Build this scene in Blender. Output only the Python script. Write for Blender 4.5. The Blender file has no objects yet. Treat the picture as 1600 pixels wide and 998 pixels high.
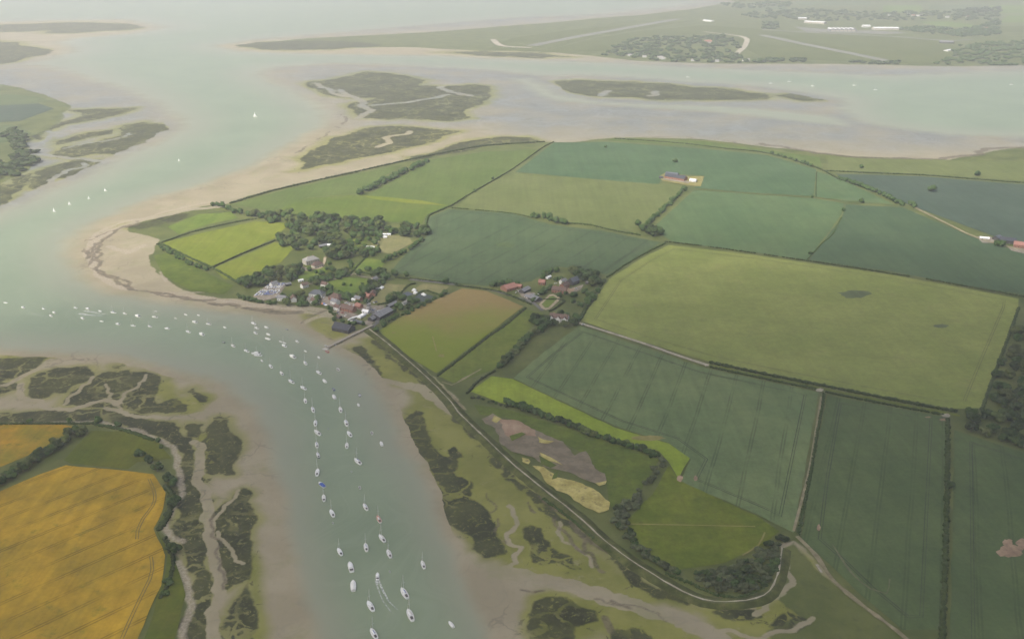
import bpy, bmesh, math, random
import numpy as np
from mathutils import Vector, Matrix, noise as mnoise
from mathutils.geometry import tessellate_polygon

random.seed(7); RNG = np.random.default_rng(7)
S = bpy.context.scene
COL = S.collection
R = math.radians

# ------------------------------------------------------------------ camera
H = 460.0; F = 1500.0; TH = math.atan((499 + 100) / F)
cam_d = bpy.data.cameras.new('camera'); cam = bpy.data.objects.new('camera', cam_d); COL.objects.link(cam)
cam_d.sensor_width = 36; cam_d.lens = 36 * F / 1600
cam_d.clip_start = 1; cam_d.clip_end = 120000
cam.location = (0, 0, H); cam.rotation_euler = (math.pi / 2 - TH, 0, 0)
S.camera = cam
CT, ST = math.cos(TH), math.sin(TH)

def P(px, py, z=0.0):
    """survey point: where the sight line of a photo pixel meets height z"""
    a = (px - 800) / F; b = (499 - py) / F
    dx, dy, dz = a, CT + b * ST, -ST + b * CT
    t = (z - H) / dz
    return (dx * t, dy * t)

def PP(pts): return [P(*p) for p in pts]
def scale_at(py): return CT * (py + 100) / H          # px per metre across
def hdg(px, py, vx, vy):
    a = Vector(P(px, py)); b = Vector(P(px + vx * 4, py + vy * 4)); d = b - a
    return math.atan2(d.y, d.x)

# ------------------------------------------------------------------ materials
class NT:
    def __init__(s, name):
        s.m = bpy.data.materials.new(name); s.m.use_nodes = True
        s.t = s.m.node_tree; s.n = s.t.nodes; s.l = s.t.links
        s.bsdf = s.n['Principled BSDF']; s.out = s.n['Material Output']
    def link(s, a, b): s.l.new(a, b)
    def val(s, sock, v):
        if hasattr(v, 'is_output'): s.l.new(v, sock)
        else:
            try: sock.default_value = v
            except Exception: sock.default_value = (*v, 1) if len(v) == 3 else v
    def math(s, op, a, b=0.0, c=None, clamp=False):
        n = s.n.new('ShaderNodeMath'); n.operation = op; n.use_clamp = clamp
        s.val(n.inputs[0], a); s.val(n.inputs[1], b)
        if c is not None: s.val(n.inputs[2], c)
        return n.outputs[0]
    def ramp(s, v, lo, hi):
        n = s.n.new('ShaderNodeMapRange'); n.interpolation_type = 'SMOOTHSTEP'
        s.val(n.inputs['Value'], v); s.val(n.inputs['From Min'], lo); s.val(n.inputs['From Max'], hi)
        return n.outputs['Result']
    def mix(s, f, a, b):
        n = s.n.new('ShaderNodeMix'); n.data_type = 'RGBA'
        s.val(n.inputs[0], f); s.val(n.inputs[6], a); s.val(n.inputs[7], b)
        return n.outputs[2]
    def attr(s, name):
        n = s.n.new('ShaderNodeAttribute'); n.attribute_name = name; return n.outputs['Fac']
    def pos(s):
        n = s.n.new('ShaderNodeNewGeometry'); return n.outputs['Position']
    def objpos(s):
        n = s.n.new('ShaderNodeTexCoord'); return n.outputs['Object']
    def noise(s, scale, detail=4, rough=.55, vec=None, dist=0.0):
        n = s.n.new('ShaderNodeTexNoise'); n.inputs['Scale'].default_value = scale
        n.inputs['Detail'].default_value = detail; n.inputs['Roughness'].default_value = rough
        n.inputs['Distortion'].default_value = dist
        s.l.new(vec if vec is not None else s.pos(), n.inputs['Vector']); return n.outputs['Fac']
    def mapping(s, vec, scale=(1, 1, 1), rotz=0.0):
        n = s.n.new('ShaderNodeMapping'); n.inputs['Scale'].default_value = scale
        n.inputs['Rotation'].default_value = (0, 0, rotz); s.l.new(vec, n.inputs['Vector']); return n.outputs[0]
    def vor(s, scale, vec=None, feature='DISTANCE_TO_EDGE'):
        n = s.n.new('ShaderNodeTexVoronoi'); n.feature = feature; n.inputs['Scale'].default_value = scale
        s.l.new(vec if vec is not None else s.pos(), n.inputs['Vector']); return n.outputs['Distance']
    def vadd(s, a, b):
        n = s.n.new('ShaderNodeVectorMath'); n.operation = 'ADD'; s.val(n.inputs[0], a); s.val(n.inputs[1], b); return n.outputs[0]
    def vscale(s, a, k):
        n = s.n.new('ShaderNodeVectorMath'); n.operation = 'SCALE'; s.val(n.inputs[0], a); n.inputs['Scale'].default_value = k; return n.outputs[0]
    def noisecol(s, scale, detail=3, vec=None):
        n = s.n.new('ShaderNodeTexNoise'); n.inputs['Scale'].default_value = scale; n.inputs['Detail'].default_value = detail
        s.l.new(vec if vec is not None else s.pos(), n.inputs['Vector']); return n.outputs['Color']
    def done(s, col, rough=.9, spec=.2, bump=None, bstr=.3, bdist=.5):
        s.val(s.bsdf.inputs['Base Color'], col); s.val(s.bsdf.inputs['Roughness'], rough)
        s.val(s.bsdf.inputs['Specular IOR Level'], spec)
        if bump is not None:
            b = s.n.new('ShaderNodeBump'); b.inputs['Strength'].default_value = bstr; b.inputs['Distance'].default_value = bdist
            s.l.new(bump, b.inputs['Height']); s.l.new(b.outputs[0], s.bsdf.inputs['Normal'])
        return s.m

def c3(r, g, b): return (r, g, b, 1)
def k3(c, k): return (c[0] * k, c[1] * k, c[2] * k, 1)
_mc = {}
def plain(name, col, rough=.7, var=.15, scale=1.5, spec=.3, metal=0.0):
    """painted or weathered surface: colour with some wear"""
    key = (name, tuple(col), rough)
    if key in _mc: return _mc[key]
    t = NT(name); n = t.noise(scale, 4, .6, t.objpos())
    m = t.done(t.mix(t.ramp(n, .3, .7), k3(col, 1 - var), k3(col, 1 + var)), rough, spec)
    t.bsdf.inputs['Metallic'].default_value = metal
    _mc[key] = m; return m

def m_foliage(name, dark, light, scale=.25):
    t = NT(name)
    oi = t.n.new('ShaderNodeObjectInfo').outputs['Random']
    a = t.noise(scale, 5, .65); b = t.noise(scale * 6, 3, .6)
    f = t.math('ADD', t.math('MULTIPLY', a, .55), t.math('MULTIPLY', b, .45))
    f = t.ramp(t.math('ADD', f, t.math('MULTIPLY', t.math('SUBTRACT', oi, .5), .16)), .3, .72)
    col = t.mix(f, dark, light)
    hsv = t.n.new('ShaderNodeHueSaturation'); t.link(col, hsv.inputs['Color'])
    t.link(t.math('ADD', t.math('MULTIPLY', oi, .035), .482), hsv.inputs['Hue'])
    t.link(t.math('ADD', t.math('MULTIPLY', t.math('FRACT', t.math('MULTIPLY', oi, 7.3)), .5), .78), hsv.inputs['Value'])
    return t.done(hsv.outputs[0], .85, .15)

M_TREE = m_foliage('foliage_broadleaf', c3(.013, .028, .006), c3(.058, .090, .020))
M_OLIVE = m_foliage('foliage_olive', c3(.028, .042, .009), c3(.105, .125, .034))
M_SCRUB = m_foliage('foliage_scrub', c3(.036, .052, .018), c3(.100, .110, .050), .35)
M_HEDGE = m_foliage('foliage_hedge', c3(.018, .034, .006), c3(.056, .080, .016), .3)
M_BARK = plain('bark', (.09, .07, .05), .95)

TUNE = {'wheat_green': (0.94, 0.99, 0.69), 'wheat_dark': (1.80, 1.76, 1.10), 'wheat_deep': (1.18, 1.25, 0.74), 'crop_blue': (0.66, 0.73, 0.68), 'crop_teal': (0.85, 0.93, 0.66), 'crop_green': (0.57, 0.67, 0.58), 'crop_green_low': (0.82, 0.85, 0.73), 'barley': (1.24, 1.34, 1.00), 'barley_far': (0.59, 0.68, 0.49),
 'pasture_pale': (0.56, 0.66, 0.40), 'pasture_bright': (0.59, 0.69, 0.36), 'meadow': (0.71, 0.79, 0.30), 'lush_grass': (1.38, 1.57, 0.68), 'rough_grass': (1.00, 1.14, 0.40), 'ripe_oats': (1.10, 1.04, 0.43), 'patchy_oats': (1.05, .98, .5), 'grass_ley': (.9, .98, .3), 'airfield_grass': (0.42, 0.51, 0.33), 'far_pasture': (.62, .68, .6), 'far_crop': (0.60, 0.72, 0.42), 'scrub_grass': (.95, 1.1, .45), 'lawn': (.95, 1.1, .6), 'paddock': (.95, 1.1, .45)}
def tune(c, k): q = TUNE.get(k, (1, 1, 1)); return (c[0] * q[0], c[1] * q[1], c[2] * q[2], 1)
def m_field(name, c1, c2, ang=0.0, spacing=0.0, line=.45, patch=110., streak=.5, fine=.16, lw=1.15, c3_=None, c3amt=0.0):
    c1, c2 = tune(c1, name), tune(c2, name); c3_ = tune(c3_, name) if c3_ is not None else None
    t = NT(name); p = t.pos()
    big = t.noise(1 / patch, 5, .6)
    col = t.mix(t.ramp(big, .34, .68), c1, c2)
    md = t.noise(1 / 32., 5, .7); wr_ = t.noise(1 / 3., 3, .6)
    st = t.noise(1.0, 3, .6, t.mapping(p, (1 / 7., 1 / 160., 1), -(ang - math.pi / 2)))
    sp = t.noise(1 / 9., 4, .7)
    v = t.math('ADD', t.math('MULTIPLY', t.math('SUBTRACT', st, .5), streak), t.math('MULTIPLY', t.math('SUBTRACT', sp, .5), fine * 3))
    v = t.math('ADD', v, t.math('MULTIPLY', t.math('SUBTRACT', md, .5), .55)); v = t.math('ADD', v, t.math('MULTIPLY', t.math('SUBTRACT', wr_, .5), .35))
    v = t.math('ADD', 1.0, v)
    if spacing:
        sep = t.n.new('ShaderNodeSeparateXYZ'); t.link(p, sep.inputs[0])
        nx, ny = -math.sin(ang), math.cos(ang)
        q = t.math('ADD', t.math('MULTIPLY', sep.outputs[0], nx), t.math('MULTIPLY', sep.outputs[1], ny))
        q = t.math('ADD', q, t.math('MULTIPLY', t.noise(1 / 160., 2, .5), spacing * .18))
        fr = t.math('MULTIPLY', t.math('ABSOLUTE', t.math('SUBTRACT', t.math('FRACT', t.math('DIVIDE', q, spacing)), .5)), spacing)
        rut = t.math('ABSOLUTE', t.math('SUBTRACT', fr, 1.3))
        ln = t.math('SUBTRACT', 1.0, t.ramp(rut, lw * .35, lw))
        ln = t.math('MULTIPLY', ln, t.ramp(t.noise(1 / 45., 3, .6), .3, .62))
        v = t.math('MULTIPLY', v, t.math('SUBTRACT', 1.0, t.math('MULTIPLY', ln, line)))
    if c3_ is not None:
        col = t.mix(t.math('MULTIPLY', t.ramp(t.noise(1 / (patch * .45), 6, .7), .55, .70), c3amt), col, c3_)
    vm = t.n.new('ShaderNodeVectorMath'); vm.operation = 'SCALE'; t.link(col, vm.inputs[0]); t.link(v, vm.inputs['Scale'])
    return t.done(vm.outputs[0], .95, .1)

# ------------------------------------------------------------------ object helpers
def setp(o, label=None, cat=None, group=None, kind=None):
    for k, v in (('label', label), ('category', cat), ('group', group), ('kind', kind)):
        if v is not None: o[k] = v
    return o
def empty(name, loc, rz=0.0):
    o = bpy.data.objects.new(name, None); COL.objects.link(o); o.location = loc; o.rotation_euler = (0, 0, rz)
    o.empty_display_size = 1; return o
def link_mesh(name, me, parent=None):
    o = bpy.data.objects.new(name, me); COL.objects.link(o)
    if parent is not None: o.parent = parent
    return o
def copy_tree(o, parent=None):
    c = o.copy(); COL.objects.link(c); c.parent = parent
    for ch in list(o.children): copy_tree(ch, c)
    return c

class MB:
    def __init__(s): s.v = []; s.f = []
    def add(s, vs, fs):
        b = len(s.v); s.v += [tuple(v) for v in vs]; s.f += [tuple(i + b for i in f) for f in fs]; return s
    def box(s, x0, y0, z0, x1, y1, z1, mat=None):
        vs = [(x0, y0, z0), (x1, y0, z0), (x1, y1, z0), (x0, y1, z0), (x0, y0, z1), (x1, y0, z1), (x1, y1, z1), (x0, y1, z1)]
        if mat is not None: vs = [tuple(mat @ Vector(v)) for v in vs]
        return s.add(vs, [(3, 2, 1, 0), (4, 5, 6, 7), (0, 1, 5, 4), (1, 2, 6, 5), (2, 3, 7, 6), (3, 0, 4, 7)])
    def tube(s, a, b, ra, rb=None, n=6):
        rb = ra if rb is None else rb
        a = Vector(a); b = Vector(b); d = (b - a).normalized()
        u = d.orthogonal().normalized(); w = d.cross(u)
        vs = []
        for c, r in ((a, ra), (b, rb)):
            for i in range(n):
                t = 2 * math.pi * i / n; vs.append(c + u * math.cos(t) * r + w * math.sin(t) * r)
        fs = [(i, (i + 1) % n, n + (i + 1) % n, n + i) for i in range(n)] + [tuple(range(n))[::-1], tuple(range(n, 2 * n))]
        return s.add(vs, fs)
    def build(s, name, mat, parent=None, smooth=False):
        me = bpy.data.meshes.new(name); me.from_pydata(s.v, [], s.f); me.materials.append(mat); me.update()
        if smooth: me.polygons.foreach_set('use_smooth', [True] * len(me.polygons))
        return link_mesh(name, me, parent)

def ico(sub):
    bm = bmesh.new(); bmesh.ops.create_icosphere(bm, subdivisions=sub, radius=1)
    bm.verts.ensure_lookup_table()
    v = np.array([x.co[:] for x in bm.verts]); f = np.array([[y.index for y in x.verts] for x in bm.faces]); bm.free()
    return v, f
ICO1, ICO2 = ico(1), ico(2)

class Blobs:
    """many jittered leaf clumps gathered into one mesh"""
    def __init__(s): s.V = []; s.Fc = []; s.n = 0
    def blob(s, c, r, hi=True, jit=.22):
        v, f = ICO2 if hi else ICO1
        k = 1 + RNG.normal(0, jit, (len(v), 1))
        s.V.append(v * k * np.array(r) + np.array(c)); s.Fc.append(f + s.n); s.n += len(v)
    def leaves(s, c, r, n, size):
        d = RNG.normal(0, 1, (n, 3)); d /= np.linalg.norm(d, axis=1)[:, None]; d[:, 2] = np.abs(d[:, 2]) * .9 - .1 * (RNG.random(n) < .3)
        p = np.array(c) + d * np.array(r) * RNG.uniform(.85, 1.12, (n, 1))
        a = RNG.normal(0, 1, (n, 3)); a /= np.linalg.norm(a, axis=1)[:, None]
        b = np.cross(a, d); b /= (np.linalg.norm(b, axis=1)[:, None] + 1e-6)
        sz = size * RNG.uniform(.6, 1.3, (n, 1))
        q = np.stack([p - a * sz, p + b * sz, p + a * sz], 1).reshape(-1, 3)
        s.V.append(q); s.Fc.append(np.arange(3 * n).reshape(-1, 3) + s.n); s.n += 3 * n
    def mesh(s, name, mat, smooth=False):
        V = np.concatenate(s.V).astype(np.float32); Fc = np.concatenate(s.Fc).astype(np.int32)
        me = bpy.data.meshes.new(name); me.vertices.add(len(V)); me.vertices.foreach_set('co', V.ravel())
        me.loops.add(Fc.size); me.loops.foreach_set('vertex_index', Fc.ravel())
        me.polygons.add(len(Fc)); me.polygons.foreach_set('loop_start', np.arange(0, Fc.size, 3, dtype=np.int32))
        me.polygons.foreach_set('loop_total', np.full(len(Fc), 3, np.int32))
        me.materials.append(mat); me.update(calc_edges=True); me.validate()
        return me

# ------------------------------------------------------------------ polygons traced on the ground
WATER = [(488,998),(480,960),(462,900),(447,830),(432,760),(412,690),(388,640),(345,604),(262,582),(180,562),(80,553),(-60,548),(-500,560),(-500,380),(-60,350),(0,326),(60,300),(150,262),(230,226),(273,203),(272,188),(240,165),(195,148),(135,128),(75,108),(25,102),(60,94),(95,83),(70,68),(120,58),(200,52),(248,43),(180,32),(60,34),(-300,38),(-1500,38),(-1500,-60),(1150,-60),(1130,0),(1060,12),(960,22),(860,27),(760,33),(650,42),(560,50),(480,56),(400,64),(350,72),(380,79),(450,82),(560,84),(700,86),(800,92),(1000,100),(1250,111),(1380,117),(1640,108),(1900,108),(1900,218),(1640,218),(1480,213),(1400,203),(1335,192),(1296,170),(1300,155),(1215,141),(1150,134),(1080,131),(1010,125),(950,121),(900,119),(868,121),(835,119),(800,116),(770,112),(700,108),(600,103),(520,101),(440,106),(418,114),(440,130),(485,150),(512,165),(524,178),(515,196),(480,217),(440,238),(400,262),(330,288),(260,307),(200,331),(150,352),(118,376),(112,396),(128,422),(150,442),(180,456),(240,465),(300,475),(350,485),(400,491),(440,500),(470,513),(500,528),(530,548),(556,560),(580,584),(605,623),(630,672),(655,722),(680,782),(700,832),(722,882),(740,922),(757,962),(772,1000),(800,1100),(900,1500),(500,1500)]
WATER2 = [(790,122),(835,122),(862,136),(880,148),(940,158),(1080,163),(1200,170),(1296,180),(1335,192),(1330,200),(1200,186),(1080,174),(980,168),(900,162),(850,155),(815,140)]
LAND = [
 [(355,318),(400,303),(480,285),(560,268),(640,250),(700,240),(760,228),(850,222),(900,222),(960,215),(1100,218),(1200,230),(1290,240),(1340,245),(1480,250),(1540,238),(1600,230),(2300,230),(2300,1500),(1500,1100),(1400,1000),(1340,940),(1270,870),(1240,845),(1215,850),(1215,900),(1195,935),(1150,945),(1090,942),(1030,912),(980,880),(930,840),(870,785),(820,750),(770,700),(735,655),(700,610),(660,575),(620,545),(590,522),(565,515),(540,520),(515,497),(470,482),(430,478),(370,467),(325,463),(290,455),(240,420),(232,400),(245,380),(248,374),(200,362),(200,352),(260,335),(330,320)],
 [(1222,858),(1240,846),(1290,900),(1345,945),(1420,1010),(1300,1060),(1225,1015),(1195,985),(1245,962),(1214,935)],
 [(-900,660),(0,660),(140,658),(200,668),(250,685),(275,700),(283,750),(265,800),(258,830),(280,870),(290,900),(298,950),(280,1000),(270,1150),(-900,1300)],
 [(-900,130),(0,132),(40,140),(75,150),(112,165),(85,200),(60,215),(40,225),(65,245),(40,270),(0,287),(-900,320)],
 [(340,72),(480,60),(600,54),(700,48),(800,40),(900,32),(1000,24),(1080,15),(1150,4),(1170,-20),(2600,-20),(2600,104),(1500,104),(1380,102),(1300,100),(1200,100),(1120,100),(1000,96),(930,88),(860,82),(760,80),(640,74),(540,75),(450,78)],
]
SHEEN_FILM = [[(400,60),(480,55),(700,45),(900,30),(1130,5),(1130,-40),(300,-40),(300,60)],[(420,104),(700,100),(900,98),(1200,104),(1900,104),(1900,228),(1560,226),(1400,232),(1200,222),(1000,210),(860,208),(790,200),(740,195),(640,195),(560,192),(540,160),(440,130)],[(20,95),(240,150),(285,200),(150,272),(0,336),(-80,336),(-80,95)]]
MARSH = [
 [(480,128),(530,122),(570,112),(600,114),(640,120),(665,125),(650,134),(690,135),(740,132),(765,135),(768,150),(745,165),(740,185),(700,190),(640,186),(560,184),(555,172),(590,153),(530,152),(500,145)],
 [(455,268),(480,240),(520,215),(570,200),(610,197),(660,200),(720,205),(690,215),(640,230),(600,240),(540,250),(500,258)],
 [(868,127),(900,125),(950,127),(1010,130),(1080,137),(1150,140),(1200,147),(1205,155),(1120,157),(1040,157),(980,152),(940,152),(900,146),(880,140)],
 [(640,245),(720,222),(790,213),(830,215),(850,222),(760,228),(700,240),(640,252)],
 [(1210,150),(1240,146),(1280,150),(1290,157),(1250,158)],[(1030,163),(1060,162),(1060,166),(1032,166)],[(1500,175),(1525,165),(1600,172),(1600,180),(1545,172)],
 [(85,228),(110,215),(150,206),(180,202),(175,210),(140,215),(100,225)],
 [(82,242),(95,230),(190,212),(200,195),(225,190),(262,195),(268,202),(255,215),(238,226),(215,236),(200,240),(150,240),(110,247),(90,247)],
 [(70,262),(110,250),(160,250),(178,253),(150,268),(110,279),(80,279)],[(45,277),(85,275),(70,290),(50,296)],
 [(108,172),(160,170),(215,168),(190,178),(130,190),(95,198),(60,220),(80,200)],
 [(-50,330),(-50,290),(20,288),(50,270),(40,285),(15,305),(0,322)],
 [(-40,40),(60,37),(120,35),(200,37),(245,42),(200,47),(120,52),(70,53),(90,47),(20,50),(-40,52)],
 [(-40,64),(30,66),(60,75),(88,81),(50,89),(20,98),(-40,104)],
 [(355,72),(400,66),(480,64),(560,66),(600,72),(520,78),(430,79)],
 [(680,82),(760,80),(850,84),(900,90),(840,92),(760,88)],
 [(-60,590),(-60,560),(8,560),(50,555),(78,558),(62,570),(30,587),(0,597)],
 [(45,592),(60,582),(100,574),(140,573),(146,584),(120,600),(102,613),(85,612),(75,620),(60,626),(45,615)],
 [(98,634),(110,612),(145,590),(160,582),(200,578),(225,580),(252,588),(247,605),(240,620),(247,630),(270,622),(297,632),(290,643),(260,646),(220,646),(190,637),(170,637),(135,636),(115,632)],
 [(-60,600),(25,598),(28,608),(-60,620)],[(292,612),(303,606),(312,615),(325,620),(322,628),(308,625)],[(178,572),(188,572),(186,576),(178,575)],
 [(-60,640),(60,642),(130,640),(190,642),(240,657),(275,664),(287,682),(302,692),(306,720),(312,770),(322,830),(330,900),(335,960),(342,1010),(285,1010),(300,940),(290,890),(270,840),(285,800),(283,740),(275,700),(250,683),(200,667),(140,660),(-60,662)],
 [(328,662),(340,650),(355,665),(370,680),(378,690),(372,715),(368,742),(330,742),(318,722),(315,695),(325,675)],
 [(333,800),(350,785),(365,772),(380,762),(394,775),(396,800),(393,860),(390,900),(377,925),(352,965),(347,1010),(395,1010),(400,950),(392,900),(345,925),(335,870)],
 [(293,662),(317,662),(310,685),(290,680)],
 [(630,655),(650,640),(663,645),(670,680),(686,708),(714,743),(740,760),(753,788),(775,818),(790,864),(755,872),(738,858),(724,832),(694,808),(674,768),(650,722),(635,690)],
 [(698,703),(710,698),(725,708),(727,715),(710,717),(698,708)],
 [(818,825),(830,820),(848,823),(850,840),(870,860),(895,870),(908,888),(890,888),(870,878),(850,883),(830,878),(830,855),(818,840)],
 [(551,542),(565,540),(580,555),(592,575),(598,590),(585,585),(568,565)],
 [(580,530),(610,545),(650,580),(690,615),(710,635),(690,625),(640,585),(600,550)],
 [(690,620),(715,640),(740,675),(765,700),(800,740),(830,763),(860,788),(900,823),(940,858),(990,893),(1040,918),(1085,938),(1075,945),(1020,932),(985,912),(968,888),(930,855),(890,825),(850,800),(820,770),(790,750),(765,722),(735,685)],
 [(825,970),(830,945),(850,932),(880,930),(905,945),(930,955),(936,970),(900,980),(895,1010),(840,1010),(822,985)],
 [(950,1010),(960,983),(1005,983),(1025,1010)],
 [(1112,956),(1140,947),(1185,953),(1192,965),(1165,969),(1130,966)],
 [(1200,978),(1230,950),(1255,955),(1268,975),(1245,988),(1220,988)],
 [(190,352),(250,338),(300,333),(280,345),(250,352),(215,358)],
]
ALGAE = [
 [(560,530),(590,530),(610,545),(640,578),(655,598),(640,606),(615,602),(598,590),(580,555)],
 [(640,600),(690,622),(735,665),(750,690),(790,740),(850,790),(900,840),(960,890),(1010,925),(1080,955),(1000,945),(960,930),(880,905),(830,897),(800,897),(775,870),(745,850),(700,800),(665,740),(640,690),(636,650)],
 [(850,925),(930,935),(1000,952),(1060,977),(1110,1010),(870,1010),(820,960)],
 [(245,605),(265,590),(275,622),(320,615),(337,625),(300,648),(270,642)],[(306,680),(330,680),(347,700),(330,725),(308,705)],
 [(380,860),(402,870),(408,1010),(382,1010)],[(0,555),(90,553),(80,562),(0,570)],
 [(1080,950),(1200,945),(1230,900),(1250,860),(1330,945),(1390,1010),(1150,1010)],
 [(480,488),(515,500),(540,525),(520,530),(490,512)],
]
CREEK = [  # (points, width in metres) pale mud channels
 ([(-20,606),(30,590),(78,562)],7),([(33,600),(40,622),(70,637),(110,641),(140,630),(165,624),(182,632)],7),
 ([(165,637),(200,648),(240,650),(270,654),(300,648),(330,635),(345,622)],6),
 ([(100,632),(125,608),(145,588)],4),([(190,640),(195,620),(215,605),(228,585)],3.5),([(165,600),(175,615),(190,630)],3),
 ([(303,690),(312,740),(320,765),(327,800),(335,870),(340,940),(346,1010)],9),
 ([(330,815),(350,790),(372,765)],3),([(340,830),(355,850),(380,880)],3),
 ([(790,893),(850,905),(900,916),(960,937),(1020,957),(1080,978),(1140,1010)],15),
 ([(1060,977),(1120,985),(1200,990),(1240,985),(1270,965)],4),([(1180,960),(1205,935),(1228,880)],5),
 ([(558,185),(562,165),(545,150),(530,140)],22),([(580,165),(640,160),(700,148)],22),([(490,130),(520,143),(550,152)],20),([(690,135),(720,148),(735,150)],24),
 ([(640,242),(690,225),(730,212),(780,205)],26),([(590,230),(600,215),(640,205)],16),
 ([(45,238),(78,243),(110,248),(150,252),(190,248)],16),([(45,238),(60,228),(80,212),(75,205)],14),([(100,232),(150,222),(200,208)],10),
 ([(60,300),(80,285),(100,268),(130,255)],12),([(940,150),(950,142)],24),([(1015,150),(1025,143)],24),
 ([(795,790),(800,830),(795,885)],4),
 ([(875,815),(895,850),(920,868),(925,885)],3),([(590,590),(625,600),(660,610),(690,625)],10),([(640,600),(680,608),(720,650)],10),
]
DARKC = [([(215,350),(180,362),(160,374),(152,388),(151,404),(158,424),(185,444),(222,457),(280,464),(335,468)],7),([(128,392),(138,396),(135,404)],10),([(384,482),(420,486),(468,488)],13),([(330,474),(372,478)],10),([(480,493),(508,486)],6),  # dark wet creeks / wrack lines
 ([(868,808),(880,828),(900,855),(915,865)],4),([(920,840),(912,862),(930,880),(942,893)],4),([(825,785),(835,800)],3),([(760,770),(768,800)],2.5),([(778,810),(790,848)],2.5),
 ([(845,775),(880,802),(910,835),(950,862)],6),([(815,921),(850,922)],3),([(930,935),(990,945),(1040,970)],2),([(955,938),(985,950)],3),([(945,965),(955,985)],6),
 ([(600,625),(618,618),(632,610)],1.2),([(606,608),(612,622),(604,628)],1.2),([(608,645),(628,635)],1.2),
 ([(335,800),(330,820),(345,845),(340,880)],3),([(345,880),(350,920)],3),
 ([(310,560),(400,585)],1.),([(118,380),(150,372),(180,360),(215,345)],5),([(150,380),(146,400),(155,425),(200,452),(260,463),(330,468)],6),([(122,388),(140,400)],4),
 ([(520,172),(540,182),(535,195)],9),([(512,195),(530,200)],9),([(495,218),(515,205)],7),([(460,240),(490,225)],7),
 ([(466,505),(490,492),(510,485)],2.5),([(470,506),(500,500),(525,503)],2.5),([(505,515),(520,525)],2),([(517,542),(535,548),(555,552)],4),([(515,530),(520,545)],7),
 ([(340,478),(370,482)],6),([(390,485),(425,483)],6),
 ([(1190,224),(1290,240),(1400,247),(1500,245),(1560,232),(1620,226)],18),([(960,214),(1060,213),(1120,218),(1200,228)],8),
]
SHINGLE = [([(345,322),(300,327),(250,338),(205,350),(170,362),(150,374),(140,390),(140,408),(150,428),(180,446),(215,458),(270,464),(330,467)],16),([(365,470),(430,477),(500,484),(522,494)],14),([(140,375),(160,360),(200,345),(260,330),(330,315)],9),([(145,385),(150,400),(145,420),(165,445),(215,460),(300,466),(360,472),(430,482),(500,490)],9),([(215,455),(260,458),(320,456)],5),
 ([(470,505),(490,497),(520,488)],10),([(225,383),(200,395),(170,385)],12),([(250,425),(260,440)],5),
 ([(158,659),(215,671),(255,690),(278,713),(284,745),(284,765)],6),([(285,770),(265,805),(258,818),(268,838),(286,846)],6),([(278,878),(290,905),(300,940),(285,1005)],6),([(0,662),(60,660),(150,657)],3),
 ([(970,862),(1010,897),(1050,920)],4),([(1060,928),(1100,946),(1135,951)],3),([(1165,949),(1180,950)],2.5),([(735,672),(755,690),(790,720)],2.5)]

def seg_dist(X, Y, pts, closed):
    D = np.full(X.shape, 1e12)
    n = len(pts)
    for i in range(n if closed else n - 1):
        ax, ay = pts[i]; bx, by = pts[(i + 1) % n]
        ex, ey = bx - ax, by - ay; L = ex * ex + ey * ey + 1e-9
        t = np.clip(((X - ax) * ex + (Y - ay) * ey) / L, 0, 1)
        D = np.minimum(D, (X - ax - t * ex) ** 2 + (Y - ay - t * ey) ** 2)
    return np.sqrt(D)
def inside(X, Y, pts):
    r = np.zeros(X.shape, bool); n = len(pts); j = n - 1
    for i in range(n):
        xi, yi = pts[i]; xj, yj = pts[j]
        c = ((yi > Y) != (yj > Y)) & (X < (xj - xi) * (Y - yi) / (yj - yi + 1e-12) + xi)
        r ^= c; j = i
    return r
_fr = random.Random(3)
def rough_line(pts, closed, k):
    pts = list(pts)
    for _ in range(4):
        out = []; n = len(pts)
        for i in range(n if closed else n - 1):
            (ax, ay), (bx, by) = pts[i], pts[(i + 1) % n]; L_ = math.hypot(bx - ax, by - ay); out.append((ax, ay))
            if L_ > 5 + .004 * math.hypot(ax, ay):
                d = _fr.gauss(0, k) * L_; t_ = _fr.uniform(.35, .65); u_ = max(L_, 1e-6)
                out.append((ax + (bx - ax) * t_ - (by - ay) / u_ * d, ay + (by - ay) * t_ + (bx - ax) / u_ * d))
        if not closed: out.append(pts[-1])
        pts = out
    return pts
def sdf(X, Y, polys, lines=(), reach=.06, k=.09):
    out = np.full(X.shape, -400.0)
    for kind, items in (('p', polys), ('l', lines)):
        for it in items:
            pts = PP(it if kind == 'p' else it[0]); pts = rough_line(pts, kind == 'p', k if kind == 'p' else k * 1.3) if k else pts; a = np.array(pts)
            m = 60 + reach * a[:, 1].max()
            sel = np.where((X > a[:, 0].min() - m) & (X < a[:, 0].max() + m) & (Y > a[:, 1].min() - m) & (Y < a[:, 1].max() + m))[0]
            if not len(sel): continue
            x, y = X[sel], Y[sel]
            if kind == 'p':
                d = seg_dist(x, y, pts, True); d = np.where(inside(x, y, pts), d, -d)
            else: d = it[1] * .5 - seg_dist(x, y, pts, False)
            out[sel] = np.maximum(out[sel], d)
    return out

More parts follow.
